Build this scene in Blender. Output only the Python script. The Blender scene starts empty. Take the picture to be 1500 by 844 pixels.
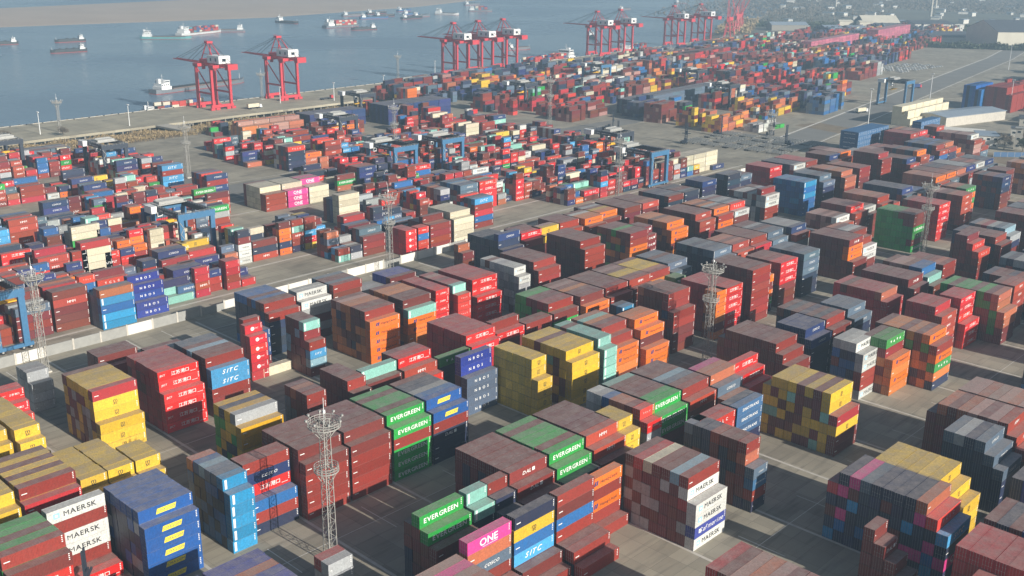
import bpy, bmesh, math, random, re
import numpy as np
from mathutils import Matrix, Vector

C = bpy.context.scene.collection
SC = bpy.context.scene
rnd = random.Random(7)

# ------------------------------------------------------------------ camera, world, sun, exposure
CAM_H = 127.17
cam = bpy.data.cameras.new('camera'); cam_o = bpy.data.objects.new('camera', cam); C.objects.link(cam_o)
R_, U_, F_ = Vector((0.71992, 0.693993, 0.009384)), Vector((-0.221034, 0.216433, 0.950947)), Vector((-0.65792, 0.68668, -0.30921))
cam_o.matrix_world = Matrix(((R_.x, U_.x, -F_.x, 0), (R_.y, U_.y, -F_.y, 0), (R_.z, U_.z, -F_.z, CAM_H), (0, 0, 0, 1)))
cam.sensor_width = 36; cam.lens = 1541.9 / 1500 * 36; cam.clip_start = 1; cam.clip_end = 30000
SC.camera = cam_o
SUN_EL, SUN_AZ = math.radians(22.5), math.radians(3.0)      # azimuth measured from +X towards +Y
sun = bpy.data.lights.new('sun', 'SUN'); sun.energy = 5.0; sun.angle = math.radians(0.5); sun.color = (1.0, 0.94, 0.85)
sun_o = bpy.data.objects.new('sun', sun); C.objects.link(sun_o)
sd = Vector((math.cos(SUN_EL) * math.cos(SUN_AZ), math.cos(SUN_EL) * math.sin(SUN_AZ), math.sin(SUN_EL)))
sun_o.rotation_euler = (-sd).to_track_quat('-Z', 'Y').to_euler()
w = bpy.data.worlds.new('World'); SC.world = w; w.use_nodes = True
nt = w.node_tree
sky = nt.nodes.new('ShaderNodeTexSky'); sky.sky_type = 'NISHITA'; sky.sun_disc = False
sky.sun_elevation = SUN_EL; sky.sun_rotation = math.radians(90) - SUN_AZ
sky.air_density = 1.0; sky.dust_density = 1.2
bg = nt.nodes['Background']; nt.links.new(sky.outputs[0], bg.inputs[0]); bg.inputs[1].default_value = 0.055
SC.view_settings.view_transform = 'Standard'; SC.view_settings.look = 'None'; SC.view_settings.gamma = 1
SC.view_settings.exposure = 0.52
SC.cycles.use_denoising = True
SC.cycles.max_bounces = 5; SC.cycles.diffuse_bounces = 2; SC.cycles.volume_bounces = 0
SC.cycles.glossy_bounces = 2; SC.cycles.transmission_bounces = 2

# ------------------------------------------------------------------ materials
def new_mat(name):
    m = bpy.data.materials.new(name); m.use_nodes = True
    n = m.node_tree.nodes; return m, n, m.node_tree.links, n['Principled BSDF']
def N(n, t, **k):
    x = n.new(t)
    for a, v in k.items(): setattr(x, a, v)
    return x
def flat_mat(name, col, rough=0.6, metal=0.0, noise=0.12, scale=1.0):
    m, n, l, b = new_mat(name)
    b.inputs['Roughness'].default_value = rough; b.inputs['Metallic'].default_value = metal
    tc = N(n, 'ShaderNodeTexCoord'); no = N(n, 'ShaderNodeTexNoise'); no.inputs['Scale'].default_value = scale; no.inputs['Detail'].default_value = 4
    l.new(tc.outputs['Object'], no.inputs['Vector'])
    mx = N(n, 'ShaderNodeMix', data_type='RGBA'); mx.inputs[0].default_value = 1
    l.new(no.outputs['Fac'], mx.inputs[0])
    mx.inputs[6].default_value = (*[c * (1 - noise * 2) for c in col], 1); mx.inputs[7].default_value = (*[min(1, c * (1 + noise * 2)) for c in col], 1)
    l.new(mx.outputs[2], b.inputs['Base Color'])
    return m

def paint_mat(name, src):
    """corrugated container paint: colour of its own per container, worn and dusty on top"""
    m, n, l, b = new_mat(name)
    geo = N(n, 'ShaderNodeNewGeometry')
    if src == 'object':
        info = N(n, 'ShaderNodeObjectInfo'); col = info.outputs['Color']
    else:
        at = N(n, 'ShaderNodeAttribute', attribute_name='Col'); col = at.outputs['Color']
    # grime: broad noise in world space, streaks down the sides
    n1 = N(n, 'ShaderNodeTexNoise'); n1.inputs['Scale'].default_value = 0.45; n1.inputs['Detail'].default_value = 6; n1.inputs['Roughness'].default_value = 0.65
    l.new(geo.outputs['Position'], n1.inputs['Vector'])
    mp = N(n, 'ShaderNodeMapping'); mp.inputs['Scale'].default_value = (3.2, 3.2, 0.25); l.new(geo.outputs['Position'], mp.inputs['Vector'])
    n2 = N(n, 'ShaderNodeTexNoise'); n2.inputs['Scale'].default_value = 1.0; n2.inputs['Detail'].default_value = 3; l.new(mp.outputs[0], n2.inputs['Vector'])
    r1 = N(n, 'ShaderNodeMapRange'); l.new(n1.outputs['Fac'], r1.inputs[0]); r1.inputs[1].default_value = 0.35; r1.inputs[2].default_value = 0.75; r1.inputs[3].default_value = 0.0; r1.inputs[4].default_value = 0.18
    r2 = N(n, 'ShaderNodeMapRange'); l.new(n2.outputs['Fac'], r2.inputs[0]); r2.inputs[1].default_value = 0.5; r2.inputs[2].default_value = 0.8; r2.inputs[3].default_value = 0.0; r2.inputs[4].default_value = 0.26
    sx = N(n, 'ShaderNodeSeparateXYZ'); l.new(geo.outputs['Normal'], sx.inputs[0])
    up = N(n, 'ShaderNodeMapRange'); l.new(sx.outputs['Z'], up.inputs[0]); up.inputs[1].default_value = 0.5; up.inputs[2].default_value = 0.95; up.inputs[3].default_value = 0.0; up.inputs[4].default_value = 0.48
    a1 = N(n, 'ShaderNodeMath', operation='MAXIMUM'); l.new(r1.outputs[0], a1.inputs[0]); l.new(r2.outputs[0], a1.inputs[1])
    rus = N(n, 'ShaderNodeMix', data_type='RGBA'); l.new(a1.outputs[0], rus.inputs[0]); l.new(col, rus.inputs[6]); rus.inputs[7].default_value = (0.12, 0.075, 0.055, 1)
    r1m = N(n, 'ShaderNodeMath', operation='MULTIPLY'); l.new(up.outputs[0], r1m.inputs[0])
    r3 = N(n, 'ShaderNodeMapRange'); l.new(n1.outputs['Fac'], r3.inputs[0]); r3.inputs[1].default_value = 0.3; r3.inputs[2].default_value = 0.7; r3.inputs[3].default_value = 0.6; r3.inputs[4].default_value = 1.35
    l.new(r3.outputs[0], r1m.inputs[1])
    dust = N(n, 'ShaderNodeMix', data_type='RGBA'); l.new(r1m.outputs[0], dust.inputs[0]); l.new(rus.outputs[2], dust.inputs[6]); dust.inputs[7].default_value = (0.37, 0.325, 0.295, 1)
    l.new(dust.outputs[2], b.inputs['Base Color'])
    n4 = N(n, 'ShaderNodeTexNoise'); n4.inputs['Scale'].default_value = 2.6; n4.inputs['Detail'].default_value = 5; n4.inputs['Roughness'].default_value = 0.7; l.new(geo.outputs['Position'], n4.inputs['Vector'])
    r4 = N(n, 'ShaderNodeMapRange'); l.new(n4.outputs['Fac'], r4.inputs[0]); r4.inputs[1].default_value = 0.3; r4.inputs[2].default_value = 0.7; r4.inputs[3].default_value = 0.72; r4.inputs[4].default_value = 1.22
    vm = N(n, 'ShaderNodeVectorMath', operation='SCALE'); l.new(dust.outputs[2], vm.inputs[0]); l.new(r4.outputs[0], vm.inputs['Scale']); l.new(vm.outputs[0], b.inputs['Base Color'])
    b.inputs['Roughness'].default_value = 0.55
    if src != 'object':
        # frame and door gear, shade of ribs and seams painted in, from local metres
        uv = N(n, 'ShaderNodeUVMap', uv_map='UVMap'); su = N(n, 'ShaderNodeSeparateXYZ'); l.new(uv.outputs[0], su.inputs[0])
        def mth(op, a, c=None):
            q = N(n, 'ShaderNodeMath', operation=op)
            for i, v in enumerate((a, c)):
                if v is None: continue
                if isinstance(v, (int, float)): q.inputs[i].default_value = v
                else: l.new(v, q.inputs[i])
            return q.outputs[0]
        U, Vv = su.outputs['X'], su.outputs['Y']
        rib_shade = mth('LESS_THAN', mth('FRACT', mth('MULTIPLY', U, 3.45)), 0.42)
        isend = mth('GREATER_THAN', mth('ABSOLUTE', sx.outputs['Y']), 0.7)
        bars_ = mth('MAXIMUM', mth('LESS_THAN', mth('ABSOLUTE', mth('SUBTRACT', mth('ABSOLUTE', mth('SUBTRACT', U, 1.22)), 0.30)), 0.035), mth('LESS_THAN', mth('ABSOLUTE', mth('SUBTRACT', mth('ABSOLUTE', mth('SUBTRACT', U, 1.22)), 0.82)), 0.035))
        edge = mth('MAXIMUM', mth('LESS_THAN', Vv, 0.13), mth('GREATER_THAN', Vv, 2.70))
        side = mth('MULTIPLY', rib_shade, mth('SUBTRACT', 1.0, isend))
        f1 = mth('SUBTRACT', 1.0, mth('MULTIPLY', side, 0.16)); f2 = mth('SUBTRACT', f1, mth('MULTIPLY', edge, 0.28)); seam = mth('MULTIPLY', isend, mth('LESS_THAN', mth('ABSOLUTE', mth('SUBTRACT', U, 1.22)), 0.03)); f3 = mth('SUBTRACT', f2, mth('MULTIPLY', seam, 0.5))
        vm2 = N(n, 'ShaderNodeVectorMath', operation='SCALE'); l.new(vm.outputs[0], vm2.inputs[0]); l.new(f3, vm2.inputs['Scale'])
        bm = N(n, 'ShaderNodeMix', data_type='RGBA'); l.new(mth('MULTIPLY', mth('MULTIPLY', bars_, isend), 0.55), bm.inputs[0]); l.new(vm2.outputs[0], bm.inputs[6]); bm.inputs[7].default_value = (0.30, 0.30, 0.29, 1)
        l.new(bm.outputs[2], b.inputs['Base Color'])
    return m
M_PAINT = paint_mat('container_paint', 'object')
M_STUFF = paint_mat('container_paint_far', 'attr')
M_STEEL = flat_mat('galvanised_steel', (0.42, 0.42, 0.40), 0.5, 0.3)
M_LETTER = {}
def letter_mat(col):
    if col not in M_LETTER: M_LETTER[col] = flat_mat('lettering_paint', col, 0.6, 0, 0.16, 1.6)
    return M_LETTER[col]
WHITE, DARK, YEL, NAVY, SKYB = (0.75, 0.75, 0.73), (0.03, 0.03, 0.035), (0.75, 0.62, 0.05), (0.02, 0.04, 0.16), (0.30, 0.60, 0.80)
def attr_flat_mat(name, rough=0.6, metal=0.0):
    m, n, l, b = new_mat(name)
    at = N(n, 'ShaderNodeAttribute', attribute_name='Col'); l.new(at.outputs['Color'], b.inputs['Base Color'])
    b.inputs['Roughness'].default_value = rough; b.inputs['Metallic'].default_value = metal
    return m
M_MARKS = attr_flat_mat('stencil_marks')

# ------------------------------------------------------------------ mesh helpers
class MB:
    def __init__(s): s.v = []; s.f = []; s.m = []
    def add(s, vs, fs, mi=0):
        o = len(s.v); s.v += [tuple(v) for v in vs]; s.f += [tuple(i + o for i in f) for f in fs]; s.m += [mi] * len(fs)
    def box(s, x0, x1, y0, y1, z0, z1, mi=0):
        s.add([(x0, y0, z0), (x1, y0, z0), (x1, y1, z0), (x0, y1, z0), (x0, y0, z1), (x1, y0, z1), (x1, y1, z1), (x0, y1, z1)],
              [(3, 2, 1, 0), (4, 5, 6, 7), (0, 1, 5, 4), (1, 2, 6, 5), (2, 3, 7, 6), (3, 0, 4, 7)], mi)
    def bar(s, a, b, r, n=4, r2=None, mi=0):
        a = Vector(a); b = Vector(b); d = (b - a); L = d.length
        if L < 1e-6: return
        d.normalize(); t = Vector((0, 0, 1)) if abs(d.z) < 0.9 else Vector((1, 0, 0))
        u = d.cross(t).normalized(); w_ = d.cross(u); r2 = r if r2 is None else r2
        vs = []
        for k in range(n):
            q = 2 * math.pi * (k + 0.5) / n; vs.append(a + (u * math.cos(q) + w_ * math.sin(q)) * r)
        for k in range(n):
            q = 2 * math.pi * (k + 0.5) / n; vs.append(b + (u * math.cos(q) + w_ * math.sin(q)) * r2)
        fs = [(k, (k + 1) % n, n + (k + 1) % n, n + k) for k in range(n)]
        fs += [tuple(range(n - 1, -1, -1)), tuple(range(n, 2 * n))]
        s.add(vs, fs, mi)
    def ring(s, c, r, t, n=16, mi=0):
        pts = [(c[0] + r * math.cos(2 * math.pi * k / n), c[1] + r * math.sin(2 * math.pi * k / n), c[2]) for k in range(n)]
        for k in range(n): s.bar(pts[k], pts[(k + 1) % n], t, 4, mi=mi)
    def prism(s, poly, z0, z1, mi=0):
        n = len(poly)
        s.add([(x, y, z0) for x, y in poly] + [(x, y, z1) for x, y in poly],
              [tuple(range(n - 1, -1, -1)), tuple(range(n, 2 * n))] + [(k, (k + 1) % n, n + (k + 1) % n, n + k) for k in range(n)], mi)
    def mesh(s, name, mats):
        me = bpy.data.meshes.new(name); me.from_pydata(s.v, [], s.f)
        for m in (mats if isinstance(mats, (list, tuple)) else [mats]): me.materials.append(m)
        if any(s.m): me.polygons.foreach_set('material_index', s.m)
        me.update(); return me
    def build(s, name, mats, parent=None):
        o = bpy.data.objects.new(name, s.mesh(name, mats)); C.objects.link(o); o.parent = parent; return o
def tag(o, label=None, cat=None, group=None, kind=None):
    if label: o['label'] = label
    if cat: o['category'] = cat
    if group: o['group'] = group
    if kind: o['kind'] = kind
    return o
def empty(name, loc=(0, 0, 0), rz=0, label=None, cat=None, group=None):
    o = bpy.data.objects.new(name, None); C.objects.link(o); o.location = loc; o.rotation_euler = (0, 0, rz); o.empty_display_size = 1
    return tag(o, label, cat, group)
def copy_tree(root, loc, rz=0, label=None, scale=None):
    def cp(o, par):
        c = o.copy(); C.objects.link(c); c.parent = par
        for ch in [x for x in KIDS.get(o.name, [])]: cp(ch, c)
        return c
    c = cp(root, None); c.location = loc; c.rotation_euler = (0, 0, rz)
    if label: c['label'] = label
    if scale: c.scale = scale
    return c
KIDS = {}
def remember(root):
    """index the children of a prototype so that copying stays cheap"""
    for o in [x for x in C.objects if x.parent]:
        if root is o.parent or (o.parent.parent is root): KIDS.setdefault(o.parent.name, []).append(o)

# text turned once into plain vertices and faces (x to the right, y up, centred)
_tc = {}
def text_geo(s, size, shear=0.0, bold=0.03, spacing=1.0):
    key = (s, size, shear, bold, spacing)
    if key in _tc: return _tc[key]
    x = 0.0; vs = []; fs = []
    for ch in s:
        if ch == ' ': x += size * 0.32 * spacing; continue
        gv, gf, w_ = glyph(ch, size, shear, bold)
        o = len(vs); vs += [(a + x, c) for a, c in gv]; fs += [tuple(i + o for i in f) for f in gf]; x += w_ + size * 0.085 * (1 + (spacing - 1) * 4)
    vs = [(a - x / 2, c - size * 0.35) for a, c in vs]
    _tc[key] = (vs, fs); return vs, fs
_gl = {}
def glyph(ch, size, shear, bold):
    """one letter as flat faces, set from x = 0 on the baseline"""
    k = (ch, shear, bold)
    if k not in _gl:
        cu = bpy.data.curves.new('t', 'FONT'); cu.body = ch; cu.size = 1.0; cu.shear = shear; cu.offset = 0.0 if ch in 'MWm' else min(0.016, bold * 0.16)
        cu.resolution_u = 3; cu.fill_mode = 'FRONT'
        o = bpy.data.objects.new('t', cu); C.objects.link(o)
        dg = bpy.context.evaluated_depsgraph_get(); dg.update()
        me = bpy.data.meshes.new_from_object(o.evaluated_get(dg))
        v = [(q.co.x * 1.1, q.co.y) for q in me.vertices]; f = [tuple(p.vertices) for p in me.polygons]; x0 = min(q[0] for q in v)
        bpy.data.objects.remove(o); bpy.data.curves.remove(cu); bpy.data.meshes.remove(me)
        _gl[k] = ([(a - x0, c) for a, c in v], f, max(q[0] for q in v) - x0)
    v, f, w_ = _gl[k]; return [(a * size, c * size) for a, c in v], f, w_ * size
def quad_geo(x0, x1, y0, y1, sh=0.0): return [(x0, y0), (x1, y0), (x1 + sh, y1), (x0 + sh, y1)], [(0, 1, 2, 3)]
def disc_geo(cx, cy, r, n=14): return [(cx + r * math.cos(2 * math.pi * k / n), cy + r * math.sin(2 * math.pi * k / n)) for k in range(n)], [tuple(range(n))]

# ------------------------------------------------------------------ containers
TIER, PITCH, BAY, Y0 = 2.86, 2.5, 13.05, 123.1
TYPES = {  # base paint, words, lettering on the long side, words for it
 'm': ((0.165, 0.027, 0.022), 'maroon', None, 'plain'), 'r': ((0.27, 0.030, 0.020), 'brick red', None, 'plain'),
 'e': ((0.46, 0.14, 0.07), 'terracotta', None, 'plain'), 'z': ((0.44, 0.024, 0.03), 'crimson', None, 'plain'),
 'R': ((0.66, 0.020, 0.018), 'bright red', 'port', 'white Chinese characters'), 'K': ((0.60, 0.02, 0.025), 'red', 'disc', 'white disc mark'),
 'T': ((0.62, 0.045, 0.03), 'red', 'spaced', 'white spaced capitals'), 'g': ((0.018, 0.34, 0.055), 'green', 'ever', 'white block capitals'),
 'G': ((0.05, 0.27, 0.06), 'green', 'diamonds', 'white spaced marks'), 'o': ((0.80, 0.17, 0.012), 'orange', 'hapag', 'dark slanted mark'),
 'O': ((0.62, 0.19, 0.04), 'faded orange', None, 'plain'), 'y': ((0.72, 0.47, 0.035), 'yellow', 'msc', 'small dark mark'),
 'b': ((0.010, 0.10, 0.36), 'blue', 'cma', 'yellow slanted tag'), 'u': ((0.015, 0.13, 0.36), 'blue', None, 'plain'),
 'U': ((0.02, 0.26, 0.50), 'sky blue', 'stripe', 'white end stripe'), 'n': ((0.015, 0.04, 0.15), 'navy', 'smallw', 'small white lettering'),
 'k': ((0.018, 0.030, 0.075), 'dark navy', None, 'plain'), 'a': ((0.10, 0.15, 0.21), 'slate blue', 'smallw', 'small white lettering'),
 'l': ((0.06, 0.33, 0.62), 'light blue', 'sitc', 'white italic capitals'), 'L': ((0.28, 0.45, 0.55), 'pale blue', None, 'plain'),
 'w': ((0.62, 0.63, 0.60), 'off-white', 'maersk', 'dark capitals'), 's': ((0.36, 0.38, 0.39), 'silver grey', None, 'plain'),
 'c': ((0.66, 0.60, 0.44), 'cream', None, 'plain'), 't': ((0.26, 0.56, 0.48), 'mint', 'stripe', 'white end stripe'),
 'p': ((0.72, 0.05, 0.27), 'pink', 'one', 'white capitals'), 'P': ((0.44, 0.24, 0.20), 'faded pink', None, 'plain'),
 'h': ((0.40, 0.055, 0.028), 'brick red', 'hmm', 'bold white letters'), 'd': ((0.21, 0.030, 0.026), 'dark red', 'dal', 'white letters'),
 'D': ((0.018, 0.030, 0.07), 'dark navy', 'dal', 'white letters'), 'B': ((0.02, 0.045, 0.30), 'royal blue', 'nbos', 'white spaced capitals'),
 'A': ((0.09, 0.13, 0.20), 'slate blue', 'nbos', 'white spaced capitals'), 'N': ((0.045, 0.13, 0.27), 'steel blue', 'sino', 'long white lettering'),
 'S': ((0.05, 0.07, 0.33), 'violet blue', 'saf', 'white script'), 'Y': ((0.74, 0.42, 0.02), 'deep yellow', None, 'plain'),
 'q': ((0.55, 0.15, 0.22), 'rose', None, 'plain'),
 'J': ((0.012, 0.06, 0.20), 'deep blue', 'tex', 'white spaced capitals'),
}
def lettering(kind, L):
    """list of (colour, verts, faces) drawn on the side plane"""
    o = []
    def T(col, s, size, cx=0, cy=0, **k):
        vs, fs = text_geo(s, size, **k); o.append((col, [(x + cx, y + cy) for x, y in vs], fs))
    def Q(col, *a, **k): o.append((col,) + quad_geo(*a, **k))
    f = L / 12.19 if L < 8 else 1.0
    for j in range(4): Q(WHITE, L / 2 - 0.62, L / 2 - 0.36, 1.05 - j * 0.42, 1.27 - j * 0.42)     # the stencilled code at the end
    if kind is None: Q(WHITE, -L / 2 + 0.5, -L / 2 + 1.7 * f, -0.15, 0.06); return o
    if kind == 'ever': T(WHITE, 'EVERGREEN', 1.55 * f, bold=0.12, spacing=1.05)
    elif kind == 'maersk':
        T(DARK, 'MAERSK', 1.6 * f, 0.8 * f, 0, bold=0.1, spacing=1.1); Q(SKYB, -4.9 * f, -3.6 * f, -0.6 * f, 0.6 * f); o.append((WHITE,) + disc_geo(-4.25 * f, 0, 0.33 * f, 7))
    elif kind == 'hapag':
        T(DARK, 'Hapag-Lloyd', 1.05 * f, 1.5 * f, 0, bold=0.03); Q(NAVY, -3.7 * f, -3.2 * f, -0.55 * f, 0.6 * f, sh=0.3 * f); Q(NAVY, -3.0 * f, -2.5 * f, -0.55 * f, 0.6 * f, sh=0.3 * f)
    elif kind == 'msc': T(DARK, 'm', 1.5, 0, 0.30, bold=0.16); T(DARK, 'sc', 1.2, 0, -0.42, bold=0.14)
    elif kind == 'port':
        T(WHITE, '\u6c5f\u82cf\u6e2f\u53e3', 1.25 * f, 0.6 * f, 0.05, bold=0.06); T(WHITE, 'JSCT', 0.7 * f, -4.7 * f, 0.2, bold=0.08); Q(WHITE, 3.6 * f, 5.3 * f, -0.72, -0.62)
    elif kind == 'disc': o.append((WHITE,) + disc_geo(-1.1 * f, 0, 0.62)); T(WHITE, 'HYUNDAI' if L > 8 else 'CMC', 0.8 * f + 0.2, 1.6 * f, 0, shear=0.2)
    elif kind == 'spaced': T(WHITE, 'T C L C', 1.15 * f, 0, 0, bold=0.08, spacing=1.7)
    elif kind == 'tex': T(WHITE, 'T E X', 1.4 * f, 0, 0, bold=0.08, spacing=1.4)
    elif kind == 'diamonds':
        for j in range(4):
            x = (-3 + 2 * j) * f; o.append((WHITE, [(x - 0.45, -0.35), (x + 0.45, -0.35), (x, 0.5)] if j % 2 else [(x - 0.45, 0.45), (x, -0.4), (x + 0.45, 0.45)], [(0, 1, 2)]))
    elif kind == 'cma':
        Q(YEL, -2.3 * f, 2.0 * f, -0.62, 0.55, sh=0.35); T(NAVY, 'CMA CGM', 0.72 * f, 0.05, -0.03, bold=0.03, shear=0.2)
    elif kind == 'stripe': Q(WHITE, -L / 2 + 0.45, -L / 2 + 1.0, -1.1, 1.1)
    elif kind == 'smallw': T(WHITE, 'COSCO', 1.0 * f, 0.5 * f, 0, bold=0.06, shear=0.25)
    elif kind == 'sitc': T(WHITE, 'SITC', 1.7 * f, 0, 0, bold=0.1, shear=0.35, spacing=1.15)
    elif kind == 'one': T(WHITE, 'ONE', 2.2, 0, 0.15, bold=0.12, spacing=1.1); Q(WHITE, -1.9, 2.3, -1.0, -0.9)
    elif kind == 'hmm': T(WHITE, 'HMM', 1.25, 0.3, 0, bold=0.2)
    elif kind == 'dal': T(WHITE, 'DAL', 1.2, -0.6, 0, bold=0.1, shear=0.25); Q(WHITE, 1.1, 2.0, -0.4, 0.45)
    elif kind == 'nbos': T(WHITE, 'N B O S', 1.15 * f, 0, 0, bold=0.12, spacing=1.5)
    elif kind == 'sino': T(WHITE, 'SINOTRANS', 1.15 * f, 0.3, 0, bold=0.08, spacing=1.2)
    elif kind == 'saf': T(WHITE, 'Safmarine', 1.7 * f, 0.5, 0, bold=0.02, shear=0.35); Q(WHITE, -4.6, -3.8, -0.5, 0.5)
    return o

# ---- the eight long strips of stacks nearest the camera.  X of the rear edge of each strip:
STRIP = {'F': -295.5, 'E': -267.0, 'D': -229.0, 'C': -200.0, 'B': -160.6, 'A': -131.5, 'Z': -92.0, 'Y': -61.5, 'X': -20.0, 'W': 9.0}
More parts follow.
